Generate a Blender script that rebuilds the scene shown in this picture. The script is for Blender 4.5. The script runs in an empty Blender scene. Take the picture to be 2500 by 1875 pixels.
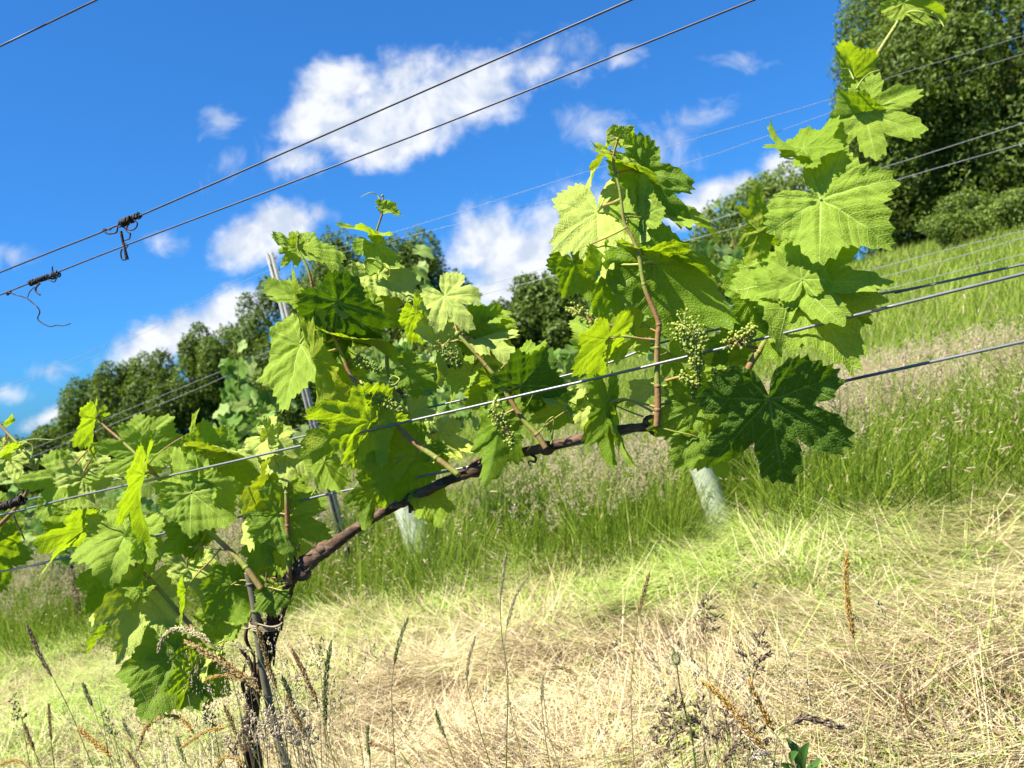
import bpy, math, random
import numpy as np
from mathutils import Vector, Matrix
D2R = math.radians
rng = np.random.default_rng(7)
random.seed(7)
scn = bpy.context.scene
# ------------------------------------------------------------------ camera
FPX, CX, CY = 1850.0, 1250.0, 937.5          # focal length and centre in photograph pixels
CAMZ, PITCH, ROLL = 1.10, 2.1, -8.0
cam_d = bpy.data.cameras.new('camera'); cam = bpy.data.objects.new('camera', cam_d)
scn.collection.objects.link(cam); scn.camera = cam
cam_d.sensor_width = 36.0; cam_d.lens = 36.0 * FPX / 2500.0
cam_d.clip_start = 0.02; cam_d.clip_end = 2000
cam.location = (0, 0, CAMZ)
RM = Matrix.Rotation(D2R(90 - PITCH), 3, 'X') @ Matrix.Rotation(D2R(ROLL), 3, 'Z')
cam.rotation_euler = RM.to_euler()
cam_d.dof.use_dof = True; cam_d.dof.focus_distance = 0.86; cam_d.dof.aperture_fstop = 10.5
scn.render.resolution_x = 1024; scn.render.resolution_y = 768
# ------------------------------------------------------------------ light and exposure
SUN_EL, SUN_AZ = 57.0, -118.0                 # azimuth from +Y, clockwise
scn.view_settings.view_transform = 'Standard'; scn.view_settings.look = 'None'
scn.view_settings.gamma = 1.0; scn.view_settings.use_curve_mapping = False
scn.view_settings.exposure = 1.40
sd = bpy.data.lights.new('sun', 'SUN'); sun = bpy.data.objects.new('sun', sd); scn.collection.objects.link(sun)
sd.energy = 5.0; sd.angle = D2R(0.5); sd.color = (1.0, 0.95, 0.84)
sv = Vector((math.sin(D2R(SUN_AZ)) * math.cos(D2R(SUN_EL)), math.cos(D2R(SUN_AZ)) * math.cos(D2R(SUN_EL)), math.sin(D2R(SUN_EL))))
sun.rotation_euler = sv.to_track_quat('Z', 'Y').to_euler(); sun.location = (0, 0, 30)

def pdir(px, py):
    return RM @ Vector(((px - CX) / FPX, -(py - CY) / FPX, -1.0))

class NT:                                      # tiny node helper
    def __init__(s, tree): s.t = tree; s.n = tree.nodes; s.l = tree.links
    def new(s, typ, **kw):
        n = s.n.new(typ)
        for k, v in kw.items(): setattr(n, k, v)
        return n
    def put(s, sock, v):
        if isinstance(v, bpy.types.NodeSocket): s.l.new(v, sock)
        else: sock.default_value = v
    def math(s, op, a, b=None, c=None, clamp=False):
        n = s.new('ShaderNodeMath', operation=op, use_clamp=clamp)
        s.put(n.inputs[0], a)
        if b is not None: s.put(n.inputs[1], b)
        if c is not None: s.put(n.inputs[2], c)
        return n.outputs[0]
    def smooth(s, v, lo, hi, o0=0.0, o1=1.0):
        n = s.new('ShaderNodeMapRange', interpolation_type='SMOOTHSTEP')
        for i, x in enumerate((v, lo, hi, o0, o1)): s.put(n.inputs[i], x)
        return n.outputs[0]
    def mix(s, f, a, b, blend='MIX'):
        n = s.new('ShaderNodeMix', data_type='RGBA', blend_type=blend)
        s.put(n.inputs[0], f)
        for i, v in ((6, a), (7, b)):
            s.put(n.inputs[i], v if isinstance(v, bpy.types.NodeSocket) else (*v[:3], 1.0))
        return n.outputs[2]
    def noise(s, vec, scale, detail=3.0, rough=0.5, dist=0.0):
        n = s.new('ShaderNodeTexNoise'); 
        if vec is not None: s.put(n.inputs['Vector'], vec)
        n.inputs['Scale'].default_value = scale; n.inputs['Detail'].default_value = detail
        n.inputs['Roughness'].default_value = rough; n.inputs['Distortion'].default_value = dist
        return n.outputs[0]
# ------------------------------------------------------------------ world: sky and clouds
w = bpy.data.worlds.new('World'); scn.world = w; w.use_nodes = True
T = NT(w.node_tree); T.n.clear()
wout = T.new('ShaderNodeOutputWorld')
sky = T.new('ShaderNodeTexSky', sky_type='NISHITA', sun_disc=False)
sky.sun_elevation = D2R(SUN_EL); sky.sun_rotation = D2R(SUN_AZ)
sky.altitude = 100; sky.air_density = 1.0; sky.dust_density = 0.35; sky.ozone_density = 2.2
bg = T.new('ShaderNodeBackground')
gm = T.new('ShaderNodeGamma'); T.l.new(sky.outputs[0], gm.inputs[0]); gm.inputs[1].default_value = 0.68
T.l.new(T.mix(1.0, gm.outputs[0], (0.26, 0.93, 1.92), 'MULTIPLY'), bg.inputs[0]); bg.inputs[1].default_value = 0.058
tc = T.new('ShaderNodeTexCoord'); sx = T.new('ShaderNodeSeparateXYZ'); T.l.new(tc.outputs['Generated'], sx.inputs[0])
yy = T.math('MAXIMUM', sx.outputs[1], 0.05)
S_, T_ = T.math('DIVIDE', sx.outputs[0], yy), T.math('DIVIDE', sx.outputs[2], yy)
cv = T.new('ShaderNodeCombineXYZ'); T.l.new(S_, cv.inputs[0]); T.l.new(T_, cv.inputs[1])
CLOUDS = [  # position, radii, tilt, weight
 (1010, 262, 300, 88, 12, 1.0), (790, 300, 150, 75, 18, 1.0), (830, 210, 110, 60, 10, .9), (1130, 210, 180, 78, 14, 1.0), (1000, 175, 80, 55, 0, .8),
 (720, 385, 80, 55, 0, .8), (980, 340, 180, 60, 14, .9), (1290, 175, 70, 50, 20, .7),
 (600, 590, 90, 60, 15, .95), (690, 545, 100, 55, 10, .9), (780, 520, 45, 36, 0, .6),
 (1290, 640, 200, 115, 12, 1.0), (1180, 600, 110, 90, 25, .9), (1400, 560, 180, 110, 20, .95), (1250, 710, 260, 60, 14, .9), (1440, 650, 170, 90, 10, .9),
 (560, 775, 170, 60, 26, 1.1), (400, 835, 140, 60, 22, 1.0), (630, 735, 100, 50, 20, 1.0), (120, 1020, 80, 26, 18, .8),
 (1770, 465, 95, 46, 18, 1.0), (1930, 425, 85, 48, -5, 1.0), (1690, 520, 80, 40, 18, .8)]
WISPS = [(535, 300, 60, 42, 10, 1.), (30, 622, 75, 34, 5, 1.), (570, 395, 60, 40, 50, .7), (390, 592, 55, 30, 0, .8), (1520, 145, 60, 32, 10, 1.), (1455, 320, 55, 85, 70, 1.1), (1570, 380, 130, 55, -14, 1.), (1650, 345, 34, 70, 0, .8), (1710, 282, 100, 36, 15, 1.), (110, 905, 50, 24, 0, .7), (35, 965, 50, 26, 0, .8), (1340, 120, 110, 50, 12, .9), (1830, 150, 60, 20, 0, .5)]
tot = None
def st(px, py):
    d = pdir(px, py); return d.x / d.y, d.z / d.y
totw = None
for bi, (cx, cy, rx, ry, an, wt) in enumerate(CLOUDS + WISPS):
    a = D2R(an); c0 = st(cx, cy)
    e1 = st(cx + rx * math.cos(a), cy - rx * math.sin(a)); e2 = st(cx - ry * math.sin(a), cy - ry * math.cos(a))
    m = Matrix(((e1[0] - c0[0], e2[0] - c0[0]), (e1[1] - c0[1], e2[1] - c0[1]))).inverted()
    ds = T.math('SUBTRACT', S_, c0[0]); dt = T.math('SUBTRACT', T_, c0[1])
    u = T.math('MULTIPLY_ADD', ds, m[0][0], T.math('MULTIPLY', dt, m[0][1]))
    v = T.math('MULTIPLY_ADD', ds, m[1][0], T.math('MULTIPLY', dt, m[1][1]))
    r2 = T.math('SQRT', T.math('MULTIPLY_ADD', u, u, T.math('MULTIPLY', v, v)))
    dn = T.math('MULTIPLY', T.math('SUBTRACT', 1.24, r2), wt)
    if bi < len(CLOUDS): tot = dn if tot is None else T.math('MAXIMUM', tot, dn)
    else: totw = dn if totw is None else T.math('MAXIMUM', totw, dn)
n1 = T.noise(cv.outputs[0], 9.0, 9.0, 0.56, 0.25)
n2 = T.noise(cv.outputs[0], 30.0, 6.0, 0.6)
dens = T.math('ADD', tot, T.math('MULTIPLY', T.math('SUBTRACT', n1, 0.5), 2.3))
dens = T.math('ADD', dens, T.math('MULTIPLY', T.math('SUBTRACT', n2, 0.5), 0.9))
alpha = T.smooth(dens, -0.02, 0.85, 0.0, 0.97)
nw = T.noise(cv.outputs[0], 16.0, 8.0, 0.62, 0.9)
wisp = T.math('MULTIPLY', T.smooth(T.math('MULTIPLY_ADD', T.math('SUBTRACT', nw, 0.5), 3.4, totw), 0.0, 1.6, 0.0, 0.75), 1.0)
alpha = T.math('MAXIMUM', alpha, wisp)
front = T.math('GREATER_THAN', sx.outputs[1], 0.1)
alpha = T.math('MULTIPLY', alpha, front)
cvo = T.new('ShaderNodeVectorMath', operation='ADD'); T.l.new(cv.outputs[0], cvo.inputs[0]); cvo.inputs[1].default_value = (0.012, -0.022, 0)
n3 = T.noise(cvo.outputs[0], 9.0, 9.0, 0.56, 0.25)
shade = T.smooth(T.math('SUBTRACT', n3, n1), -0.08, 0.09)
ccol = T.mix(shade, (0.93, 0.95, 1.0), (0.62, 0.70, 0.84))
bg2 = T.new('ShaderNodeBackground'); T.l.new(ccol, bg2.inputs[0]); bg2.inputs[1].default_value = 0.41
mx = T.new('ShaderNodeMixShader'); T.l.new(alpha, mx.inputs[0]); T.l.new(bg.outputs[0], mx.inputs[1]); T.l.new(bg2.outputs[0], mx.inputs[2])
T.l.new(mx.outputs[0], wout.inputs[0])

# ------------------------------------------------------------------ place geometry
ALPHA = D2R(20.0); SLOPE = 0.1228
RN = Vector((math.sin(ALPHA), math.cos(ALPHA), 0))      # across the rows, away from the camera
RR = Vector((math.cos(ALPHA), -math.sin(ALPHA), 0))     # along the rows, to the right (and towards the camera)
ROWQ = {1: 0.82, 2: 3.45}                               # distance of each row, measured across the rows
def P(px, py, off=0.0, row=1):
    d = pdir(px, py); q = ROWQ[row] + off
    return Vector((0, 0, CAMZ)) + d * (q / d.dot(RN))
def gz(x, y): return float(gza(x, y))
def gza(x, y): return SLOPE * x + .030 * np.maximum(0, y - 5) * np.clip((x / np.maximum(y, .1) - .05) / .4, 0, 1) * np.clip((90 - y) / 40, 0, 1) + 0.02 * np.sin(x * 1.3 + y) * np.cos(y * 1.1)
def far(px, py, dist):
    d = pdir(px, py); return Vector((0, 0, CAMZ)) + d * (dist / d.y)

def tag(o, label=None, cat=None, group=None, kind=None):
    if label: o['label'] = label
    if cat: o['category'] = cat
    if group: o['group'] = group
    if kind: o['kind'] = kind
    return o
def empty(name, loc=(0, 0, 0)):
    o = bpy.data.objects.new(name, None); o.empty_display_size = .05; scn.collection.objects.link(o); o.location = loc; return o
def link(name, me, parent=None):
    o = bpy.data.objects.new(name, me); scn.collection.objects.link(o)
    if parent is not None:
        o.parent = parent
        if parent.type == 'EMPTY': o.matrix_parent_inverse = Matrix.Translation(-Vector(parent.location))
    return o
def np_mesh(name, V, F, mats, attrs=None, uv=None, smooth=True, midx=None):
    """V (n,3), F (m,4) or (m,3) arrays or list of such arrays"""
    me = bpy.data.meshes.new(name); Fs = F if isinstance(F, list) else [F]
    Fs = [np.asarray(f, dtype=np.int32) for f in Fs if len(f)]
    V = np.asarray(V, dtype=np.float32)
    me.vertices.add(len(V)); me.vertices.foreach_set('co', V.ravel())
    loops = np.concatenate([f.ravel() for f in Fs]); tot_ = np.concatenate([np.full(len(f), f.shape[1], np.int32) for f in Fs])
    me.loops.add(len(loops)); me.loops.foreach_set('vertex_index', loops)
    me.polygons.add(len(tot_)); me.polygons.foreach_set('loop_start', np.concatenate([[0], np.cumsum(tot_)[:-1]]).astype(np.int32))
    me.polygons.foreach_set('loop_total', tot_)
    if midx is not None: me.polygons.foreach_set('material_index', np.asarray(midx, np.int32))
    me.update(calc_edges=True)
    if smooth: me.polygons.foreach_set('use_smooth', np.ones(len(tot_), bool))
    for k, a in (attrs or {}).items():
        at = me.attributes.new(k, 'FLOAT', 'POINT'); at.data.foreach_set('value', np.asarray(a, np.float32))
    if uv is not None:
        ul = me.uv_layers.new(name='UVMap'); ul.data.foreach_set('uv', np.asarray(uv, np.float32)[loops].ravel())
    for m in (mats if isinstance(mats, (list, tuple)) else [mats]): me.materials.append(m)
    return me
def smooth_path(pts, rad, n=6):
    pts = [Vector(p) for p in pts]; rad = list(rad) if hasattr(rad, '__len__') else [rad] * len(pts)
    if len(rad) != len(pts): rad = list(np.interp(np.linspace(0, 1, len(pts)), np.linspace(0, 1, len(rad)), rad))
    out, ro = [], []
    for i in range(len(pts) - 1):
        p0, p1, p2, p3 = pts[max(i - 1, 0)], pts[i], pts[i + 1], pts[min(i + 2, len(pts) - 1)]
        for k in range(n):
            t = k / n
            out.append(0.5 * ((2 * p1) + (p2 - p0) * t + (2 * p0 - 5 * p1 + 4 * p2 - p3) * t * t + (3 * p1 - p0 - 3 * p2 + p3) * t ** 3))
            ro.append(rad[i] * (1 - t) + rad[i + 1] * t)
    out.append(pts[-1]); ro.append(rad[-1]); return out, ro
class MB:
    def __init__(s): s.v = []; s.q = []; s.t = []; s.a = []; s.qm = []; s.tm = []
    def tube(s, pts, rad, seg=8, n=6, jit=0.0, m=0, smooth=True, tint=0.0):
        if smooth: pts, rad = smooth_path(pts, rad, n)
        else:
            pts = [Vector(p) for p in pts]; rad = list(rad) if hasattr(rad, '__len__') else [rad] * len(pts)
        up = Vector((0.31, 0.17, 0.93)); b0 = len(s.v); prev = None
        for i, p in enumerate(pts):
            d = (pts[min(i + 1, len(pts) - 1)] - pts[max(i - 1, 0)])
            d = d.normalized() if d.length > 1e-9 else Vector((0, 0, 1))
            if prev is None:
                prev = d.orthogonal().normalized()
            x = (prev - d * prev.dot(d)); x = x.normalized() if x.length > 1e-6 else d.orthogonal().normalized()
            prev = x; y = d.cross(x)
            for k in range(seg):
                an = 2 * math.pi * k / seg; r = rad[i] * (1 + (random.uniform(-jit, jit) if jit else 0))
                s.v.append(p + (x * math.cos(an) + y * math.sin(an)) * r); s.a.append(tint)
        for i in range(len(pts) - 1):
            for k in range(seg):
                a, b = b0 + i * seg + k, b0 + i * seg + (k + 1) % seg
                s.q.append((a, b, b + seg, a + seg)); s.qm.append(m)
        for e, rev in ((0, True), (len(pts) - 1, False)):
            c = len(s.v); s.v.append(pts[e]); s.a.append(tint)
            for k in range(seg):
                a, b = b0 + e * seg + k, b0 + e * seg + (k + 1) % seg
                s.t.append((b, a, c) if rev else (a, b, c)); s.tm.append(m)
        return s
    def ball(s, c, r, m=0, tint=0.0, sq=(1, 1, 1), lat=4, lon=7):
        b0 = len(s.v); c = Vector(c)
        s.v.append(c + Vector((0, 0, r * sq[2]))); s.a.append(tint)
        for i in range(1, lat):
            th = math.pi * i / lat
            for k in range(lon):
                ph = 2 * math.pi * k / lon
                s.v.append(c + Vector((r * sq[0] * math.sin(th) * math.cos(ph), r * sq[1] * math.sin(th) * math.sin(ph), r * sq[2] * math.cos(th)))); s.a.append(tint)
        s.v.append(c - Vector((0, 0, r * sq[2]))); s.a.append(tint); last = len(s.v) - 1
        for k in range(lon):
            s.t.append((b0, b0 + 1 + k, b0 + 1 + (k + 1) % lon)); s.tm.append(m)
            o = b0 + 1 + (lat - 2) * lon
            s.t.append((last, o + (k + 1) % lon, o + k)); s.tm.append(m)
        for i in range(lat - 2):
            for k in range(lon):
                a = b0 + 1 + i * lon + k; b = b0 + 1 + i * lon + (k + 1) % lon
                s.q.append((a, a + lon, b + lon, b)); s.qm.append(m)
        return s
    def diamond(s, c, axis, ln, wd, m=0, tint=0.0):
        """a small pointed seed: spindle along axis"""
        axis = axis.normalized(); x = axis.orthogonal().normalized(); y = axis.cross(x); b0 = len(s.v)
        s.v.append(Vector(c))
        for f, ww in ((.3, 1.0), (.65, .75)):
            for k in range(4):
                an = k * math.pi / 2
                s.v.append(c + axis * ln * f + (x * math.cos(an) + y * math.sin(an)) * wd * ww)
        s.v.append(c + axis * ln); s.a += [tint] * 10
        for k in range(4):
            k2 = (k + 1) % 4
            s.t.append((b0, b0 + 1 + k2, b0 + 1 + k)); s.t.append((b0 + 9, b0 + 5 + k, b0 + 5 + k2)); s.tm += [m, m]
            s.q.append((b0 + 1 + k, b0 + 1 + k2, b0 + 5 + k2, b0 + 5 + k)); s.qm.append(m)
    def build(s, name, mats, parent=None, smooth=True):
        F = [f for f in (s.q, s.t) if f]; mi = (s.qm if s.q else []) + (s.tm if s.t else [])
        me = np_mesh(name, np.array([tuple(v) for v in s.v]), F, mats, {'tint': s.a}, smooth=smooth, midx=mi)
        return link(name, me, parent)
def box(mb, c, ax, ay, az, m=0):
    b0 = len(mb.v)
    for sx_ in (-1, 1):
        for sy_ in (-1, 1):
            for sz_ in (-1, 1): mb.v.append(Vector(c) + ax * sx_ + ay * sy_ + az * sz_); mb.a.append(0)
    for f in ((0, 1, 3, 2), (4, 6, 7, 5), (0, 4, 5, 1), (2, 3, 7, 6), (0, 2, 6, 4), (1, 5, 7, 3)):
        mb.q.append(tuple(b0 + i for i in f)); mb.qm.append(m)
# ------------------------------------------------------------------ materials
def mat(name):
    m = bpy.data.materials.new(name); m.use_nodes = True; m.node_tree.nodes.clear(); return m, NT(m.node_tree)
def finish(N, col, rough=0.6, trans=None, tf=0.0, bump=None, bstr=0.3, bdist=0.002, spec=0.4, metal=0.0, coat=0.0):
    out = N.new('ShaderNodeOutputMaterial'); p = N.new('ShaderNodeBsdfPrincipled')
    N.put(p.inputs['Base Color'], col if isinstance(col, bpy.types.NodeSocket) else (*col, 1)); N.put(p.inputs['Roughness'], rough)
    p.inputs['Specular IOR Level'].default_value = spec; p.inputs['Metallic'].default_value = metal
    if coat: p.inputs['Coat Weight'].default_value = coat
    bn = None
    if bump is not None:
        bn = N.new('ShaderNodeBump'); bn.inputs['Strength'].default_value = bstr; bn.inputs['Distance'].default_value = bdist
        N.l.new(bump, bn.inputs['Height']); N.l.new(bn.outputs[0], p.inputs['Normal'])
    if trans is not None:
        tr = N.new('ShaderNodeBsdfTranslucent'); N.put(tr.inputs[0], trans if isinstance(trans, bpy.types.NodeSocket) else (*trans, 1))
        if bn is not None: N.l.new(bn.outputs[0], tr.inputs['Normal'])
        ms = N.new('ShaderNodeMixShader'); N.put(ms.inputs[0], tf); N.l.new(p.outputs[0], ms.inputs[1]); N.l.new(tr.outputs[0], ms.inputs[2])
        N.l.new(ms.outputs[0], out.inputs[0])
    else: N.l.new(p.outputs[0], out.inputs[0])
def leaf_mat(name, top, under, thru, tf=0.42, veincol=(0.42, 0.55, 0.14), bstr=0.42, hairy=0.25):
    m, N = mat(name)
    uv = N.new('ShaderNodeUVMap'); s = N.new('ShaderNodeSeparateXYZ'); N.l.new(uv.outputs[0], s.inputs[0])
    x, y = s.outputs[0], s.outputs[1]
    r = N.math('SQRT', N.math('MULTIPLY_ADD', x, x, N.math('MULTIPLY', y, y)))
    th = N.math('ABSOLUTE', N.math('ARCTAN2', x, y))                    # 0 at the midrib
    s1 = N.math('GREATER_THAN', th, D2R(27)); s2 = N.math('GREATER_THAN', th, D2R(80)); s3 = N.math('GREATER_THAN', th, D2R(130))
    c = N.math('MULTIPLY_ADD', s1, D2R(52), N.math('MULTIPLY_ADD', s2, D2R(53), N.math('MULTIPLY', s3, D2R(42))))
    dth = N.math('SUBTRACT', th, c)
    a = N.math('MULTIPLY', r, N.math('COSINE', dth)); b = N.math('ABSOLUTE', N.math('MULTIPLY', r, N.math('SINE', dth)))
    wid = N.math('MULTIPLY_ADD', r, -0.016, 0.021)
    main = N.smooth(b, 0.0, wid, 1.0, 0.0)
    q = N.math('DIVIDE', N.math('SUBTRACT', a, N.math('MULTIPLY', b, N.math('MULTIPLY_ADD', b, 1.1, 0.70))), 0.135)
    fr = N.math('ABSOLUTE', N.math('SUBTRACT', N.math('FRACT', N.math('ADD', q, 0.5)), 0.5))
    sec = N.smooth(fr, 0.0, 0.075, 0.8, 0.0)
    vein = N.math('MAXIMUM', main, sec)
    q2 = N.math('DIVIDE', N.math('ADD', N.math('MULTIPLY', a, 0.8), b), 0.042)
    ws = N.noise(uv.outputs[0], 14, 2)
    fr2 = N.math('ABSOLUTE', N.math('SUBTRACT', N.math('FRACT', N.math('MULTIPLY_ADD', ws, 1.6, q2)), 0.5))
    ter = N.smooth(fr2, 0.0, 0.12, 0.35, 0.0)
    vo = N.new('ShaderNodeTexVoronoi', feature='DISTANCE_TO_EDGE'); N.l.new(uv.outputs[0], vo.inputs['Vector']); vo.inputs['Scale'].default_value = 30
    cell = N.smooth(vo.outputs['Distance'], 0.0, 0.35)
    n1 = N.noise(uv.outputs[0], 5, 5, .6); n2 = N.noise(uv.outputs[0], 60, 3, .6)
    oi = N.new('ShaderNodeObjectInfo')
    h = N.math('ADD', N.math('MULTIPLY', cell, 0.55), N.math('MULTIPLY', N.math('ADD', vein, ter), -0.8))
    h = N.math('ADD', h, N.math('MULTIPLY', n1, 2.4)); h = N.math('ADD', h, N.math('MULTIPLY', n2, 0.25))
    vary = N.mix(oi.outputs['Random'], tuple(t * .82 for t in top), (top[0] * 1.22, top[1] * 1.12, top[2] * 1.0))
    vary = N.mix(N.smooth(n1, .35, .7, 0, .35), vary, (top[0] * 1.35, top[1] * 1.18, top[2] * 1.3))
    tcol = N.mix(N.math('MULTIPLY', vein, 0.36), vary, veincol)
    hair = N.smooth(N.noise(uv.outputs[0], 170, 2, .7), .62, .75, 0, hairy)
    tcol = N.mix(hair, tcol, (0.50, 0.60, 0.28))
    spot = N.math('MULTIPLY', N.smooth(N.noise(uv.outputs[0], 7, 6, .75), .64, .70), N.smooth(oi.outputs['Random'], .45, .75))
    tcol = N.mix(N.math('MULTIPLY', spot, .75), tcol, (0.16, 0.13, 0.03))
    ucol = N.mix(N.math('MULTIPLY', vein, 0.7), under, tuple(v * 1.25 for v in veincol))
    geo = N.new('ShaderNodeNewGeometry')
    col = N.mix(geo.outputs['Backfacing'], tcol, ucol)
    tcol2 = N.mix(N.math('MULTIPLY', vein, 0.45), thru, (0.16, 0.30, 0.02))
    tcol2 = N.mix(N.smooth(n1, .3, .75, 0, .4), tcol2, tuple(t * .72 for t in thru))
    finish(N, col, N.mix(geo.outputs['Backfacing'], (.46,) * 3, (.75,) * 3), tcol2, tf, h, bstr, 0.0024, spec=.3)
    hole = N.math('MULTIPLY', N.math('GREATER_THAN', N.math('ADD', N.noise(uv.outputs[0], 9, 4, .7), N.math('MULTIPLY', r, .06)), .735), N.math('GREATER_THAN', oi.outputs['Random'], .45))
    hole = N.math('MULTIPLY', hole, N.math('LESS_THAN', vein, .3))
    outn = [n_ for n_ in N.n if n_.type == 'OUTPUT_MATERIAL'][0]; src = outn.inputs[0].links[0].from_socket
    tb = N.new('ShaderNodeBsdfTransparent'); mh = N.new('ShaderNodeMixShader'); N.l.new(hole, mh.inputs[0]); N.l.new(src, mh.inputs[1]); N.l.new(tb.outputs[0], mh.inputs[2]); N.l.new(mh.outputs[0], outn.inputs[0])
    return m
LEAF = leaf_mat('vine_leaf', (0.235, 0.370, 0.016), (0.26, 0.37, 0.035), (0.44, 0.60, 0.008), .46)
LEAFP = leaf_mat('vine_leaf_pale', (0.42, 0.53, 0.070), (0.42, 0.50, 0.10), (0.46, 0.55, 0.010), .36, hairy=.5)
LEAFY = leaf_mat('vine_leaf_young_backlit', (0.36, 0.46, 0.03), (0.38, 0.47, 0.05), (0.42, 0.58, 0.010), .50, hairy=.6)  # yellow of young tips; backlit glow of hanging leaves put into the colour too
LEAFD = leaf_mat('vine_leaf_shaded', (0.175, 0.300, 0.012), (0.20, 0.31, 0.025), (0.36, 0.52, 0.006), .46, veincol=(.26, .40, .10), hairy=.1)  # shade on the hanging leaves, put into a darker leaf colour
LEAFK = leaf_mat('vine_leaf_deep_shade', (0.070, 0.140, 0.006), (0.085, 0.16, 0.010), (0.13, 0.25, 0.002), .34, veincol=(.22, .34, .07), hairy=.05)  # shade cast by leaves above, put into the darkest leaf colour
def simple_leaf(name, top, thru, tf=.4, var=.35):
    m, N = mat(name); a = N.new('ShaderNodeAttribute', attribute_name='tint'); g = N.new('ShaderNodeNewGeometry')
    c = N.mix(a.outputs['Fac'], tuple(t * (1 - var) for t in top), tuple(min(1, t * (1 + var)) for t in top))
    finish(N, c, .6, thru, tf, spec=.3); return m
def ramp_mat(name, cols, trans=None, tf=.3, rough=.65, spec=.3):
    m, N = mat(name); a = N.new('ShaderNodeAttribute', attribute_name='tint'); r = N.new('ShaderNodeValToRGB')
    r.color_ramp.elements[0].color = (*cols[0], 1); r.color_ramp.elements[1].color = (*cols[-1], 1)
    for i, c in enumerate(cols[1:-1]):
        e = r.color_ramp.elements.new((i + 1) / (len(cols) - 1)); e.color = (*c, 1)
    N.l.new(a.outputs['Fac'], r.inputs[0]); finish(N, r.outputs[0], rough, r.outputs[0] if trans is None else trans, tf, spec=spec); return m
def bark_mat(name, c1, c2, scale=60, bstr=.8, stretch=(1, 1, .12), bd=.002):
    m, N = mat(name); tc_ = N.new('ShaderNodeTexCoord'); mp = N.new('ShaderNodeMapping'); mp.inputs['Scale'].default_value = stretch
    N.l.new(tc_.outputs['Object'], mp.inputs[0]); n = N.noise(mp.outputs[0], scale, 6, .65, .6); n2 = N.noise(tc_.outputs['Object'], scale * .35, 4)
    c = N.mix(N.smooth(n, .35, .66), c1, c2); c = N.mix(N.smooth(n2, .5, .7, 0, .5), c, tuple(x * .4 for x in c1))
    finish(N, c, .85, None, 0, n, bstr, bd, spec=.2); return m
BARK = bark_mat('vine_bark', (.030, .016, .010), (.13, .08, .05), 90, 1.0, bd=.003)
CANE = bark_mat('cane_bark', (.050, .026, .016), (.19, .12, .075), 120, .8, stretch=(.15, 1, 1))
m, N = mat('green_shoot'); tc_ = N.new('ShaderNodeTexCoord'); n = N.noise(tc_.outputs['Object'], 25, 4)
SHOOT = m; finish(N, N.mix(N.smooth(n, .42, .6), (.26, .29, .05), (.28, .15, .06)), .5, (.3, .4, .05), .12, N.noise(tc_.outputs['Object'], 300, 3), .3, spec=.4)
m, N = mat('petiole'); tc_ = N.new('ShaderNodeTexCoord'); n = N.noise(tc_.outputs['Object'], 18, 3)
PETI = m; finish(N, N.mix(N.smooth(n, .40, .62), (.36, .40, .07), (.38, .20, .09)), .5, (.45, .45, .08), .2, spec=.4)
m, N = mat('tendril'); TEND = m; finish(N, (.34, .42, .08), .5, (.5, .55, .08), .25)
m, N = mat('dry_tendril'); DRY = m; tc_ = N.new('ShaderNodeTexCoord'); finish(N, N.mix(N.smooth(N.noise(tc_.outputs['Object'], 200, 3), .5, .68), (.022, .014, .012), (.12, .08, .06)), .8)
m, N = mat('galvanised_wire'); WIRE = m; tc_ = N.new('ShaderNodeTexCoord'); n = N.noise(tc_.outputs['Object'], 60, 5, .7)
finish(N, N.mix(n, (.10, .105, .105), (.25, .255, .25)), .42, None, 0, n, .15, .0005, metal=.35, spec=.5)
m, N = mat('bright_wire'); WIREB = m; finish(N, (.26, .27, .27), .5, metal=.1)
m, N = mat('shaded_wire'); WIRED = m; tc_ = N.new('ShaderNodeTexCoord'); n = N.noise(tc_.outputs['Object'], 60, 5, .7)  # upper wires: shade of their undersides against the sky put into the colour
finish(N, N.mix(n, (.035, .035, .05), (.11, .11, .14)), .5, metal=.2, spec=.4)
m, N = mat('berry'); a = N.new('ShaderNodeAttribute', attribute_name='tint')
BERRY = m; finish(N, N.mix(a.outputs['Fac'], (.16, .24, .025), (.36, .41, .06)), .42, (.45, .55, .06), .22, spec=.5)
m, N = mat('weathered_steel_post'); tc_ = N.new('ShaderNodeTexCoord'); n = N.noise(tc_.outputs['Object'], 30, 4)
POSTM = m; finish(N, N.mix(n, (.20, .20, .18), (.42, .42, .38)), .65, None, 0, n, .2)
m, N = mat('bamboo'); tc_ = N.new('ShaderNodeTexCoord'); n = N.noise(tc_.outputs['Object'], 40, 4)
BAMB = m; finish(N, N.mix(n, (.07, .065, .045), (.20, .18, .12)), .6, None, 0, n, .3)
m, N = mat('string'); STR = m; finish(N, (.30, .24, .15), .8)
m, N = mat('vine_guard_plastic'); tc_ = N.new('ShaderNodeTexCoord'); n = N.noise(tc_.outputs['Object'], 16, 4)
TUBE = m; finish(N, N.mix(N.smooth(n, .45, .7, 0, .6), (.74, .78, .60), (.36, .42, .26)), .45, (.5, .62, .42), .3, spec=.4)
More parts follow.
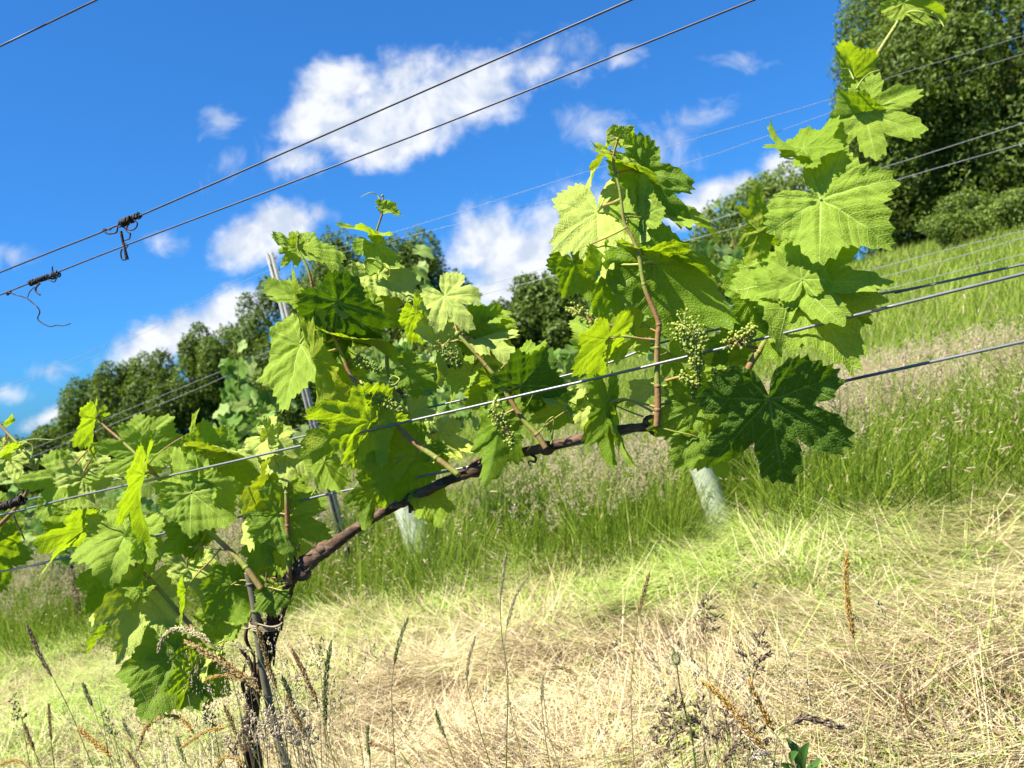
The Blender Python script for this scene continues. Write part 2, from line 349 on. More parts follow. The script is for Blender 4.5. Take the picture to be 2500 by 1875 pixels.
# ================================================================== THE SETTING
m, N = mat('soil_and_thatch'); tc_ = N.new('ShaderNodeTexCoord')
n1 = N.noise(tc_.outputs['Object'], 1.3, 6, .6); n2 = N.noise(tc_.outputs['Object'], 40, 5, .7)
c = N.mix(N.smooth(n1, .4, .62), (.030, .050, .010), (.055, .055, .018)); c = N.mix(N.smooth(n2, .5, .7, 0, .6), c, (.02, .028, .008))
finish(N, c, .95, None, 0, n2, .8, .03, spec=.1); GROUND = m
def sheet():
    xs = np.concatenate([np.linspace(-300, -8, 24), np.linspace(-7.8, 7.8, 80), np.linspace(8, 300, 24)])
    ys = np.concatenate([np.linspace(-60, -1, 8), np.linspace(-.8, 8, 60), np.linspace(8.5, 500, 40)])
    X, Y = np.meshgrid(xs, ys); Z = gza(X, Y); nx, ny = len(xs), len(ys)
    V = np.stack([X, Y, Z], -1).reshape(-1, 3); i = np.arange(nx * ny).reshape(ny, nx)
    F = np.stack([i[:-1, :-1], i[:-1, 1:], i[1:, 1:], i[1:, :-1]], -1).reshape(-1, 4)
    return link('ground', np_mesh('ground', V, F, GROUND))
tag(sheet(), kind='structure')

def blades(n, base, head, lean, ln, wd, curve, tint, segs=3, tipw=.12, twist=None):
    """n ribbons at once. base (n,3), head = compass angle, lean from vertical, curve = extra lean at the tip"""
    t = np.linspace(0, 1, segs + 1)
    ang = lean[:, None] + curve[:, None] * t[None, :]
    seg = ln[:, None] / segs
    dx = np.sin(ang) * seg; dz = np.cos(ang) * seg
    hx = np.concatenate([np.zeros((n, 1)), np.cumsum(dx[:, :-1], 1)], 1); hz = np.concatenate([np.zeros((n, 1)), np.cumsum(dz[:, :-1], 1)], 1)
    ch, sh = np.cos(head)[:, None], np.sin(head)[:, None]
    C = np.stack([base[:, None, 0] + hx * ch, base[:, None, 1] + hx * sh, base[:, None, 2] + hz], -1)
    tw = head + np.pi / 2 if twist is None else twist
    wv = np.stack([np.cos(tw), np.sin(tw), np.zeros(n)], -1)
    prof = (1 - t * (1 - tipw)) * wd[:, None] * .5
    L = C - wv[:, None, :] * prof[:, :, None]; R = C + wv[:, None, :] * prof[:, :, None]
    V = np.stack([L, R], 2).reshape(-1, 3)
    k = (np.arange(n) * (segs + 1) * 2)[:, None] + (np.arange(segs) * 2)[None, :]
    F = np.stack([k, k + 1, k + 3, k + 2], -1).reshape(-1, 4)
    A = np.repeat(tint, (segs + 1) * 2)
    return V, F, A
def heads(C, D, ln, wd, tint):
    """crossed spindles for blurred seed heads: C (n,3) start, D (n,3) unit direction"""
    n = len(C); up = np.tile([0., 0, 1], (n, 1)) + rng.normal(0, .2, (n, 3))
    X = np.cross(D, up); X /= np.linalg.norm(X, axis=1, keepdims=True) + 1e-9; Y = np.cross(D, X)
    Vs, Fs = [C], []; V = [C]
    for f, ww in ((.25, 1.), (.7, .8)):
        for a_ in range(4):
            an = a_ * np.pi / 2; V.append(C + D * (ln * f)[:, None] + (X * math.cos(an) + Y * math.sin(an)) * (wd * .5 * ww)[:, None])
    V.append(C + D * ln[:, None]); V = np.stack(V, 1).reshape(-1, 3); b = (np.arange(n) * 10)[:, None]
    tri, quad = [], []
    for k in range(4):
        k2 = (k + 1) % 4; tri += [[0, 1 + k2, 1 + k], [9, 5 + k, 5 + k2]]; quad.append([1 + k, 1 + k2, 5 + k2, 5 + k])
    T3 = (b[:, :, None] + np.array(tri)[None]).reshape(-1, 3); Q4 = (b[:, :, None] + np.array(quad)[None]).reshape(-1, 4)
    return V, Q4, T3, np.repeat(tint, 10)
def rowpt(a_, q): return a_ * math.cos(ALPHA) + q * math.sin(ALPHA), -a_ * math.sin(ALPHA) + q * math.cos(ALPHA)
def patch(x, y, s, seed):
    """smooth random field for patchiness"""
    r = np.random.default_rng(seed); o = np.zeros_like(x)
    for i in range(7):
        k = r.normal(0, s, 2) * (1 + i * .35); o += np.sin(k[0] * x + k[1] * y + r.uniform(0, 6.3)) / (1 + i * .3)
    return o / 3.
HAY = ramp_mat('dry_mown_grass', [(.05, .035, .018), (.25, .18, .09), (.66, .52, .30), (.80, .70, .44), (.50, .57, .15), (.24, .42, .03)], tf=.28)
GREEN = ramp_mat('green_grass', [(.04, .085, .006), (.11, .20, .012), (.22, .32, .02), (.34, .43, .04), (.50, .52, .18)], tf=.38)
SEED = ramp_mat('grass_seed_heads', [(.26, .20, .10), (.48, .37, .24), (.64, .48, .36), (.50, .45, .23), (.70, .57, .43)], tf=.2, rough=.8)
def hayfield(name, label, n, q0, q1, seed, greenfn, lenr=(.10, .34)):
    per = 14; nb = n // per; n_tot = n
    q = rng.uniform(q0, q1, nb); x0 = rng.uniform(-.80, .80, nb)
    a_ = q * (x0 * math.cos(ALPHA) - math.sin(ALPHA)) / (math.sin(ALPHA) * x0 + math.cos(ALPHA))
    x, y = rowpt(a_, q); hb_ = -.34 + 2.2 * patch(x, y, 4.0, seed + 5) + rng.normal(0, .45, nb) + np.pi * (rng.random(nb) < .5)
    mound = .045 * patch(x, y, 7., seed + 1) + .035 * patch(x, y, 16., seed + 7) + .02 * patch(x, y, 2.6, seed)
    g = greenfn(q, patch(x, y, 2.6, seed), patch(x, y, 7., seed + 4)) + .22 * patch(x, y, 11., seed + 8) + rng.normal(0, .12, nb); tb = rng.uniform(.14, .64, nb) + .12 * patch(x, y, 4., seed + 12)
    zt = rng.uniform(0, .075, nb) ** 1.0; lb = rng.normal(1.47, .12, nb); dk = rng.random(nb)
    g = g + .55 * np.clip(-x / y - .28, 0, .45)
    rep = lambda v: np.repeat(v, per); n = nb * per; sp = .035
    x, y, mound, g, tb, zt, hb_, lb, q = map(rep, (x, y, mound, g, tb, zt, hb_, lb, q)); x = x + rng.normal(0, sp, n); y = y + rng.normal(0, sp, n)
    head = hb_ + rng.normal(0, .30, n); lean = lb + rng.normal(0, .12, n); stray = rng.random(n) < .14; head = np.where(stray, rng.uniform(0, 6.28, n), head)
    z = gza(x, y) + .045 + mound + zt + rng.uniform(0, .012, n)
    ln = rng.uniform(*lenr, n); wd = rng.uniform(.0012, .0044, n)
    g = g + rng.normal(0, .12, n)
    tint = np.where(g > .5, rng.uniform(.72, 1., n), np.clip(tb + rng.uniform(-.12, .12, n), .12, .72)); tint = np.where(rng.random(n) < .04, .03, tint)  # wide tints with a few near-black strands put shadow into the mat's colour
    V, F, A = blades(n, np.stack([x, y, z], -1), head, lean, ln, wd, rng.normal(.12, .35, n), tint, 3, .3)
    tag(link(name, np_mesh(name, V, F, HAY, {'tint': A}, smooth=False)), label, 'mown grass', kind='stuff')
hayfield('mown_grass', 'pale dry cut grass lying in a mat between the two vine rows', 168000, 1.55, 3.30, 11,
         lambda q, p, p2: .24 + .26 * np.clip((q - 2.0) / 1.0, 0, 1) + .26 * p + .20 * p2)
GUARD_X = [P(1765, 1290, 0, 2).x / P(1765, 1290, 0, 2).y]   # the guards stand clear of the tallest grass
def standing(name, label, n, q0, q1, hgt, wd, tintr, seed, hd=0.25, hlen=(.03, .09), hw=(.006, .012), power=1.0, leanr=.42, gap=-9, xr=.82, htr=(.1, 1.)):
    u = rng.random(n); q = q0 * (q1 / q0) ** (u ** power)
    x0 = rng.uniform(-xr, xr, n)
    a_ = q * (x0 * math.cos(ALPHA) - math.sin(ALPHA)) / (math.sin(ALPHA) * x0 + math.cos(ALPHA)); x, y = rowpt(a_, q)
    pt = patch(x, y, 1.5, seed); pt2 = patch(x, y, 5., seed + 3)
    keep = (pt + rng.normal(0, .3, n)) > gap; x, y, q, pt, pt2 = x[keep], y[keep], q[keep], pt[keep], pt2[keep]; n = len(x)
    sc = np.maximum(1., (q / 3.2) ** .75)
    ln = rng.uniform(*hgt, n) * np.clip(1 + .22 * pt + .16 * pt2 + .62 * patch(x, y, 15., seed + 2) * np.clip(9 / q, .5, 1), .18, 2.1)
    for gx in GUARD_X: ln = np.where((np.abs(x - gx * y) < .15) & (q < 3.72), ln * .08, ln)
    head = rng.uniform(0, 2 * np.pi, n); head = np.where(rng.random(n) < .45, rng.normal(-.3, .8, n), head)
    lean = np.abs(rng.normal(.12, leanr, n)); cur = np.abs(rng.normal(.45, .45, n))
    tint = np.clip(rng.uniform(*tintr, n) + .12 * pt + .12 * patch(x, y, 9., seed + 6), 0, 1); base = np.stack([x, y, gza(x, y)], -1)
    ww = rng.uniform(*wd, n) * sc; tw = rng.uniform(0, np.pi, n)
    V, F, A = blades(n, base, head, lean, ln, ww, cur, tint, 4, .15, tw)
    o = link(name, np_mesh(name, V, F, GREEN, {'tint': A}, smooth=False)); tag(o, label, 'grass', kind='stuff')
    k = rng.random(n) < hd * np.clip(1 + 1.2 * patch(x, y, 1.1, seed + 9), 0.05, 3)
    if not k.any(): return
    tips = V.reshape(n, 5, 2, 3)[k].mean(2); D = tips[:, 4] - tips[:, 3]; D /= np.linalg.norm(D, axis=1, keepdims=True) + 1e-9; s2 = sc[k] ** .6
    D[:, 2] -= rng.uniform(0, .9, len(D)); D /= np.linalg.norm(D, axis=1, keepdims=True)
    hv, hq, ht, ha = heads(tips[:, 4] + [0, 0, .03], D, rng.uniform(*hlen, len(D)) * s2 ** .5, rng.uniform(*hw, len(D)) * s2, rng.uniform(*htr, len(D)))
    ho = link('seed_heads', np_mesh('seed_heads', hv, [hq, ht], SEED, {'tint': ha}, smooth=False), o); ho['kind'] = 'stuff'
standing('tall_grass', 'tall seeding grass standing under the second row of vines', 78000, 3.0, 4.4, (.12, .52), (.002, .0075), (.0, .82), 21, hd=.12, gap=-.55, hlen=(.02, .05), hw=(.003, .006), htr=(0, .95))  # tints start at the darkest green: shading put into the blade colour
standing('meadow_grass', 'bright green meadow grass on the slope beyond the second vine row', 130000, 4.3, 48., (.18, .50), (.003, .007), (.12, .95), 33, hd=.02, power=1.1, hlen=(.03, .06), hw=(.002, .004), htr=(.1, .9))
def panicles(name, label, n, q0, q1, seed, per=16, size=.05, xr=.82, hz=(.22, .42), thr=0.0):
    q = rng.uniform(q0, q1, n); x0 = rng.uniform(-xr, xr, n); a_ = q * (x0 * math.cos(ALPHA) - math.sin(ALPHA)) / (math.sin(ALPHA) * x0 + math.cos(ALPHA)); x, y = rowpt(a_, q)
    k = (patch(x, y, 1.3, seed) + rng.normal(0, .25, n) > thr) & ~((np.abs(x - GUARD_X[0] * y) < .17) & (q < 3.75)); x, y = x[k], y[k]; n = len(x); h = rng.uniform(*hz, n); ax = np.stack([rng.normal(.2, .5, n), rng.normal(0, .4, n), rng.uniform(.3, 1., n)], -1); ax /= np.linalg.norm(ax, axis=1, keepdims=True)
    C = np.stack([x, y, gza(x, y) + h], -1); C = np.repeat(C, per, 0); A_ = np.repeat(ax, per, 0); t = rng.uniform(0, 1, len(C))
    C = C + A_ * (t * size * 1.3)[:, None] + rng.normal(0, 1, (len(C), 3)) * (size * .16 * (1.1 - t))[:, None]; D = A_ + rng.normal(0, .5, C.shape); D /= np.linalg.norm(D, axis=1, keepdims=True)
    v, f4, f3, ti = heads(C, D, rng.uniform(.005, .011, len(C)), rng.uniform(.0018, .0036, len(C)), np.clip(np.repeat(rng.uniform(.2, 1, n), per) + rng.normal(0, .1, len(C)), 0, 1))
    tag(link(name, np_mesh(name, v, [f4, f3], SEED, {'tint': ti}, smooth=False)), label, 'grass flowers', kind='stuff')
standing('meadow_weeds', 'broad bladed weeds scattered through the green slope behind the vines', 26000, 3.3, 16., (.08, .32), (.005, .012), (.2, 1.), 61, hd=.0, power=1.0, leanr=.8)
panicles('grass_flowers', 'pinkish beige grass flowers massed under the second vine row', 19000, 3.12, 4.9, 51, per=22, thr=-.15, size=.065, hz=(.30, .56))
panicles('meadow_flowers', 'beige grass flowers scattered over the bright meadow slope', 2200, 4.8, 10., 52, size=.08, thr=.25)
standing('sprouting_grass', 'short green shoots growing up through the cut dry grass', 22000, 1.6, 3.3, (.03, .12), (.0016, .003), (.45, 1), 45, hd=.0, gap=.1, leanr=.5)

# ------------------------------------------------------------------ trees
def crown_mesh(name, c, rad, nleaf, size, mt, seed, nb=34, bs=(.22, .42), tintr=(0, 1), elong=1.0, gaps=.0):
    r = np.random.default_rng(seed); rad = np.array(rad)
    d = r.normal(0, 1, (nb, 3)); d /= np.linalg.norm(d, axis=1, keepdims=True)
    bc = d * (r.uniform(.35, .88, nb) ** .6)[:, None]; br = r.uniform(*bs, nb)
    k = r.choice(nb, nleaf, p=br ** 2 / (br ** 2).sum()); e = r.normal(0, 1, (nleaf, 3)); e /= np.linalg.norm(e, axis=1, keepdims=True)
    rr = br[k] * r.uniform(.55, 1.08, nleaf) ** .5 * (1 + .16 * np.sin(e[:, 0] * 9 + k) * np.cos(e[:, 2] * 8 + k * 2))
    Pp = (bc[k] + e * rr[:, None]) * rad + np.array(c)
    nrm = e + r.normal(0, .65, (nleaf, 3)); nrm /= np.linalg.norm(nrm, axis=1, keepdims=True)
    t1 = np.cross(nrm, r.normal(0, 1, (nleaf, 3))); t1 /= np.linalg.norm(t1, axis=1, keepdims=True); t2 = np.cross(nrm, t1)
    s = r.uniform(.55, 1.25, nleaf)[:, None] * size
    q = [Pp - t1 * s * elong, Pp - t2 * s * .55 + nrm * s * .12, Pp + t1 * s * elong, Pp + t2 * s * .55 + nrm * s * .12]
    V = np.stack(q, 1).reshape(-1, 3); F = np.arange(nleaf * 4).reshape(-1, 4)
    ti = np.clip(r.uniform(*tintr, nleaf) + (r.random(nb) - .5)[k] * .4, 0, 1)
    return np_mesh(name, V, F, mt, {'tint': np.repeat(ti, 4)}, smooth=False), bc * rad + np.array(c), br
TREE_A = simple_leaf('oak_foliage', (.088, .138, .016), (.17, .25, .012), .28, .5)
TREE_B = simple_leaf('willow_foliage', (.100, .150, .020), (.18, .26, .015), .30, .5)
TREE_C = simple_leaf('hedge_foliage', (.13, .19, .028), (.24, .32, .02), .28, .5)
TBARK = bark_mat('tree_bark', (.05, .04, .03), (.16, .13, .10), 6, 1., bd=.03)
def tree(label, cat, top, width, dist, mt, nleaf, size, seed, name='broadleaf_tree', low=.16, **kw):
    """top = pixel of the crown's highest point, width = crown width in photo pixels"""
    tp = far(top[0], top[1], dist); base = Vector((tp.x, tp.y, 0)); 
    base.x += (tp.z - CAMZ) * -.0; base.z = gz(base.x, base.y); H = tp.z - base.z
    rx = width * .5 * dist / FPX; lo = base.z + H * low; rz = (tp.z - lo) / 2; c = (base.x, base.y, (tp.z + lo) / 2)
    t = empty(name, base); tag(t, label, cat, 'trees along the far field edge')
    me, bc, br = crown_mesh('crown', c, (rx, rx * .9, rz), nleaf, size, mt, seed, **kw); link('crown', me, t)
    mb = MB(); tr = max(.12, H * .028)
    mb.tube([base - Vector((0, 0, .2)), base + Vector((0, 0, H * .3)), Vector(c), Vector(c) + Vector((.2, .1, rz * .6))], [tr, tr * .8, tr * .45, tr * .12], 8)
    for i in range(9):
        b = Vector(bc[i]); s0 = Vector((base.x, base.y, base.z + H * random.uniform(.22, .5))); mb.tube([s0, (s0 + b) / 2 + Vector((0, 0, .2)), b], [tr * .4, tr * .25, tr * .06], 6)
    mb.build('trunk', TBARK, t); return t
tree('very large pale green tree cut off by the right edge of the picture', 'tree', (2440, -330), 830, 42, TREE_B, 210000, .112, 3, 'willow_tree', low=-.22, nb=90, bs=(.14, .30), elong=1.5)
tree('darker tree partly hidden behind the left flank of the big pale green tree', 'tree', (2165, -90), 330, 48, TREE_A, 70000, .125, 4, low=-.2, nb=46)
tree('round tree behind the upright vine leaf', 'tree', (1880, 432), 400, 44, TREE_C, 44000, .12, 5, low=-.15, nb=40)
tree('low tree between the round tree and the middle vine shoot', 'tree', (1700, 560), 270, 47, TREE_A, 20000, .12, 6, low=-.15)
tree('small bushy tree right of the white cloud bank, above the grape clusters', 'tree', (1400, 650), 260, 40, TREE_C, 20000, .12, 7, low=.0)
tree('dark low tree at the right foot of the cloud bank', 'tree', (1310, 690), 230, 38, TREE_A, 20000, .12, 17, low=.0)
tree('low bush at the foot of the bright cloud bank in the centre', 'tree', (1180, 735), 240, 41, TREE_A, 16000, .12, 18, low=.0)
tree('pale green bushy tree between the cloud bank and the middle shoot tip', 'tree', (1530, 610), 240, 43, TREE_C, 18000, .12, 19, low=.0)
tree('dark tall tree behind the middle vine leaves, its right side against the cloud', 'tree', (975, 590), 290, 46, TREE_A, 56700, .11, 8, low=.0, nb=50)
tree('dark tall tree with its flat top right of the grey post', 'tree', (825, 600), 260, 49, TREE_A, 48600, .11, 9, low=.0, nb=46)
tree('open tree with sky showing through, left of the grey post', 'tree', (655, 690), 240, 46, TREE_A, 20250, .11, 10, low=.02, nb=42, bs=(.16, .30))
tree('round dark tree under the left end of the low cloud, right one of two', 'tree', (545, 775), 190, 48, TREE_A, 29700, .11, 11, low=.0)
tree('dark tree with a notched top against the low left cloud', 'tree', (440, 800), 180, 48, TREE_A, 29700, .11, 12, low=.0)
tree('dark domed tree left of the low cloud', 'tree', (315, 868), 200, 50, TREE_A, 35100, .11, 13, low=.0)
tree('smaller dark tree stepping down to the left of the domed tree', 'tree', (205, 945), 170, 52, TREE_A, 24300, .11, 14, low=.0)
tree('low dark tree near the left edge above the young shoot tips', 'tree', (95, 1035), 190, 54, TREE_A, 24300, .11, 15, low=.0)
tree('lowest tree of the line, at the left edge of the picture', 'tree', (-20, 1075), 170, 56, TREE_A, 16200, .11, 16, low=.0)
tree('pale green leafy weeds on the crest below the big tree', 'bush', (2345, 470), 190, 26, TREE_C, 9000, .06, 81, 'field_bush', low=.0)
tree('pale green leafy weeds at the right edge of the crest', 'bush', (2500, 455), 160, 25, TREE_C, 7000, .06, 82, 'field_bush', low=.0)
for i, (px, py, wd_) in enumerate([(1120, 780, 240), (1560, 700, 220), (900, 850, 300), (700, 900, 260)]):
    lab = ['low green bush under the cloud in the middle distance', 'low bush behind the grape clusters', 'shrubby growth at the foot of the dark middle trees', 'shrubby growth below the grey post'][i]
    tree(lab, 'bush', (px, py), wd_, 34, TREE_C, 12000, .10, 60 + i, 'field_bush', low=.0)

# ------------------------------------------------------------------ second row of vines: wires, guards, posts
def wire(label, pts, off, r, row=1, group='trellis wires', ext=(1.2, 1.2), mt=None):
    p = [P(x, y, off, row) for x, y in pts]
    p = [p[0] + (p[0] - p[1]).normalized() * ext[0]] + p + [p[-1] + (p[-1] - p[-2]).normalized() * ext[1]]
    mb = MB(); mb.tube(p, r, 8, 4); o = mb.build('trellis_wire', mt or (WIREB if row == 2 else WIRE)); tag(o, label, 'wire', group); return o
g2 = 'wires of the second vine row'
wire('thin blurred wire crossing the sky, highest of the second row', [(0, 946), (240, 850), (500, 724), (660, 645), (893, 588), (1560, 379), (2035, 240), (2200, 180), (2500, 87)], 0, .0009, 2, g2)
wire('thin blurred wire just under the highest one of the second row', [(0, 957), (240, 866), (500, 738), (664, 657), (900, 601), (1620, 415), (2035, 272), (2230, 215), (2500, 131)], .03, .0009, 2, g2)
wire('blurred wire crossing the dark trees, upper of the middle pair', [(0, 1128), (434, 950), (600, 882), (799, 808), (1737, 539), (1895, 488), (2160, 408), (2500, 300)], 0, .0013, 2, g2)
wire('blurred wire crossing the dark trees, lower of the middle pair', [(0, 1147), (434, 970), (600, 897), (799, 822), (1755, 567), (1937, 515), (2220, 430), (2500, 350)], .04, .0013, 2, g2)
wire('blurred wire over the green slope, top of three at right', [(0, 1290), (1000, 960), (2140, 655), (2500, 563)], 0, .0013, 2, g2)
wire('blurred wire over the green slope, middle of three at right', [(0, 1305), (1000, 972), (2170, 672), (2500, 580)], .05, .0013, 2, g2)
wire('blurred wire over the green slope, lowest of three at right', [(0, 1340), (1000, 1010), (2140, 713), (2500, 620)], 0, .0014, 2, g2)
def guard(label, top, bot, wpx):
    a_ = P(*top, 0, 2); b = P(*bot, 0, 2); b2 = b.copy(); b2 = b + (b - a_).normalized() * .25
    t = empty('vine_guard', b2); tag(t, label, 'vine guard', 'plastic guards round the second row vines')
    r = wpx * .5 * (a_ - Vector((0, 0, CAMZ))).length / FPX
    mb = MB(); p, _ = smooth_path([a_, a_ + (b2 - a_) * .33 + Vector((.006, 0, 0)), a_ + (b2 - a_) * .66 - Vector((.006, 0, 0)), b2], r, 3)
    # open tube with a wall
    for rr, fl in ((r, 1), (r * .94, -1)):
        b0 = len(mb.v); seg = 20
        for i, q in enumerate(p):
            for k in range(seg):
                an = 2 * math.pi * k / seg; mb.v.append(q + Vector((math.cos(an), math.sin(an), 0)) * rr * (1 + .05 * math.sin(an * 3 + i))); mb.a.append(0)
        for i in range(len(p) - 1):
            for k in range(seg):
                A_, B_ = b0 + i * seg + k, b0 + i * seg + (k + 1) % seg; mb.q.append((A_, B_, B_ + seg, A_ + seg)[::fl]); mb.qm.append(0)
    for k in range(20): mb.q.append((k, (k + 1) % 20, len(p) * 20 + (k + 1) % 20, len(p) * 20 + k)); mb.qm.append(0)
    mb.build('guard_sleeve', TUBE, t)
    mb = MB(); mb.tube([b2, (a_ + b2) / 2, a_, a_ + (a_ - b) * .25 + Vector((.01, 0, .02)), a_ + (a_ - b) * .5], [.012, .01, .009, .008, .006], 7); mb.build('vine_stem', BARK, t)
guard('pale plastic vine guard leaning below the big dark leaf', (1698, 1105), (1796, 1400), 58)
guard('pale plastic vine guard half hidden behind the cane', (962, 1165), (1048, 1400), 62)
def old_trunk(label, pts, r):
    p = [P(x, y, 0, 2) for x, y in pts]; p.append(p[-1] + Vector((.03, 0, -.45))); mb = MB(); mb.tube(p, [r * .8, r, r, r * 1.1], 8, 5, .1); o = mb.build('wooden_stake', POSTM); tag(o, label, 'stake')
def post(label, top, bot, hw, hd):
    a_ = P(*top, .02, 2); b = P(*bot, .02, 2); d = (b - a_).normalized(); b = b + d * .35; t = empty('trellis_post', b); tag(t, label, 'post')
    ln = (b - a_).length; x = RR - d * RR.dot(d); x.normalize(); y = d.cross(x); mb = MB()
    c = (a_ + b) / 2; box(mb, c, x * hw, y * .002, d * ln / 2); box(mb, c - x * (hw - .002) + y * (hd / 2 + .003), x * .002, y * hd / 2, d * ln / 2); box(mb, c + x * (hw - .002) + y * (hd / 2 + .003), x * .002, y * hd / 2, d * ln / 2)
    mb.build('post_profile', POSTM, t)
    for k in range(5):
        mb = MB(); p0 = a_ + d * (.03 + k * .07) + x * (hw + .004); mb.tube([p0 - x * .006, p0 + x * .006 + d * .004, p0 + x * .007 - d * .012], .003, 6); mb.build('wire_hook', POSTM, t)
post('grey metal trellis post with hooks standing out above the vine leaves', (662, 618), (850, 1345), .015, .026)
def bpost(label, top, bot, r):
    a_ = P(*top, 0, 2); b = P(*bot, 0, 2); mb = MB(); mb.tube([a_, b, b + (b - a_).normalized() * .6], r, 8); o = mb.build('cane_stake', BARK); tag(o, label, 'stake')
bpost('dark thin stake top between blurred leaves left of the middle', (572, 1012), (590, 1190), .012)
# ================================================================== VINE LEAVES
LOBE = [(0, 1.0), (7, .955), (14, .87), (27, .66), (38, .80), (47, .90), (53, .93), (60, .87), (70, .70), (80, .57), (90, .66), (102, .74), (112, .72), (124, .64), (136, .60), (148, .54), (158, .44), (167, .30), (174, .13), (180, .05)]
def outline(th, rs, sinus=1.0, tooth=1.0, asym=0.0):
    d = np.abs(np.degrees(th)); xs = np.array([p[0] for p in LOBE], float); ys = np.array([p[1] for p in LOBE], float)
    ys = ys.copy()
    for i, x in enumerate(xs):
        if x in (27, 80): ys[i] *= sinus
    side = np.where(th >= 0, 1., -1.)
    r = np.interp(d, xs, ys); r = r * (1 + asym * side * .5 * np.sin(np.radians(d)))
    ph = rs.uniform(0, 1); k = (d + 1.6 * np.sin(d * .21 + side * ph * 5)) / 9.2 + ph
    fr = k - np.floor(k); amp = .55 + .45 * np.sin(np.floor(k) * 2.3 + ph * 9 + side)
    saw = np.where(fr < .62, fr / .62, (1 - fr) / .38) ** 1.15 - .45
    tz = saw * (.085 + .045 * amp) * np.clip((178 - d) / 30, 0, 1) * tooth
    return r, r * tz
def leaf_template(seed, nr=15, na=208, sinus=1.0, tooth=1.0, asym=0.):
    rs = np.random.default_rng(seed); th = np.linspace(-np.pi, np.pi, na); r0, tz = outline(th, rs, sinus, tooth, asym)
    s = np.linspace(0, 1, nr + 1)[1:] ** .85
    R = s[:, None] * r0[None] + (s[:, None] ** 5) * tz[None]
    X = R * np.sin(th)[None]; Y = R * np.cos(th)[None]
    V = np.concatenate([[[0, 0]], np.stack([X, Y], -1).reshape(-1, 2)])
    i = 1 + np.arange(nr * na).reshape(nr, na)
    Q = np.stack([i[:-1, :-1], i[1:, :-1], i[1:, 1:], i[:-1, 1:]], -1).reshape(-1, 4)
    Tt = np.stack([np.zeros(na - 1, int), i[0, :-1], i[0, 1:]], -1)
    return V, Q, Tt
TEMPL = [leaf_template(i, sinus=s_, tooth=t_, asym=a_) for i, (s_, t_, a_) in enumerate([(1.0, 1.0, .05), (.82, 1.1, -.08), (1.15, .9, .1), (1.05, 1.15, -.05), (.72, 1.1, .0), (1.22, .8, -.1)])]
LOWT = [leaf_template(20 + i, 4, 44, 1.1, .9) for i in range(3)]
def deform(X, Y, fold, droop, cup, wave, seed, pucker=1.0):
    r = np.hypot(X, Y); th = np.arctan2(X, Y); rs = np.random.default_rng(seed); ph = rs.uniform(0, 6.28, 8)
    Z = fold * np.abs(X) - .25 * fold * X * X
    Z = Z - droop * (np.clip(Y, 0, 2) ** 2) - cup * r ** 2
    Z = Z + wave * r ** 2 * (.5 * np.sin(3 * th + ph[0]) + .35 * np.sin(5 * th + ph[1]) + .3 * np.sin(8 * th + ph[2]) * r)
    d = np.abs(np.degrees(th)); cc = np.where(d < 27, 0, np.where(d < 80, 52, np.where(d < 130, 105, 147)))
    a_ = r * np.cos(np.radians(d - cc)); b = np.abs(r * np.sin(np.radians(d - cc)))
    q = (a_ - b * (.70 + 1.1 * b)) / .135
    Z = Z + pucker * (.010 * (np.abs(np.sin(np.pi * q)) - .6) * np.clip(b * 9, 0, 1) * np.clip(r * 3, 0, 1) - .014 * np.exp(-(b / .03) ** 2) * np.clip(1 - r, 0, 1))
    Z = Z + pucker * (.010 * np.sin(X * 17 + ph[3]) * np.sin(Y * 15 + ph[4]) + .006 * np.sin(X * 31 + ph[5]) * np.sin(Y * 29 + ph[6]))
    # keep lengths plausible when strongly folded
    sh = 1 / np.sqrt(1 + fold * fold * .8)
    return X * sh, Y, Z
WIDTH = .86
def leaf_geo(B, Tp, roll, wid=1.0, fold=.25, droop=.15, cup=.1, wave=.12, seed=0, tmpl=None, pucker=1.0, tau=None, side=0.0):
    V2, Q, Tt = tmpl if tmpl is not None else TEMPL[seed % 6]
    toc = (Vector((0, 0, CAMZ)) - B).normalized(); L0 = (Tp - B).length
    if tau is not None:
        up = Vector((0, 0, 1)) + RR * side; up = (up - toc * up.dot(toc)).normalized(); ms = (Tp - B); ms = ms - toc * ms.dot(toc); L0 = ms.length
        k = max(-1.1, min(1.1, math.tan(D2R(tau)) * ms.normalized().dot(up)))
        Tp = Tp - toc * (k * L0 + (Tp - B).dot(toc)); vis = toc * math.cos(D2R(tau)) + up * math.sin(D2R(tau))
    else: vis = toc
    L = (Tp - B).length; m_ = (Tp - B).normalized()
    n0 = vis - m_ * vis.dot(m_); n0.normalize(); n = Matrix.Rotation(D2R(roll), 3, m_) @ n0; x = m_.cross(n); wid = wid * (.8 * L0 + .2 * L) / L * WIDTH
    X, Y, Z = deform(V2[:, 0] * wid, V2[:, 1], fold, droop, cup, wave, seed, pucker)
    # droop is measured from the chord so that base and tip stay where they were put
    Z = Z + droop * np.clip(Y, 0, 2) * 1.0
    W = np.array(B)[None] + L * (X[:, None] * np.array(x)[None] + Y[:, None] * np.array(m_)[None] + Z[:, None] * np.array(n)[None])
    return W, Q, Tt, V2, x, m_, n, L
def petiole_pts(B, A, n, m_):
    """from the shoot A to the leaf base B, arriving from behind/below the blade"""
    d = (B - A); l = d.length
    return [A, A + d * .35 + Vector((0, 0, .05 * l)) - n * .06 * l, A + d * .75 + Vector((0, 0, .06 * l)) - n * .08 * l - m_ * .05 * l, B - n * .0006]

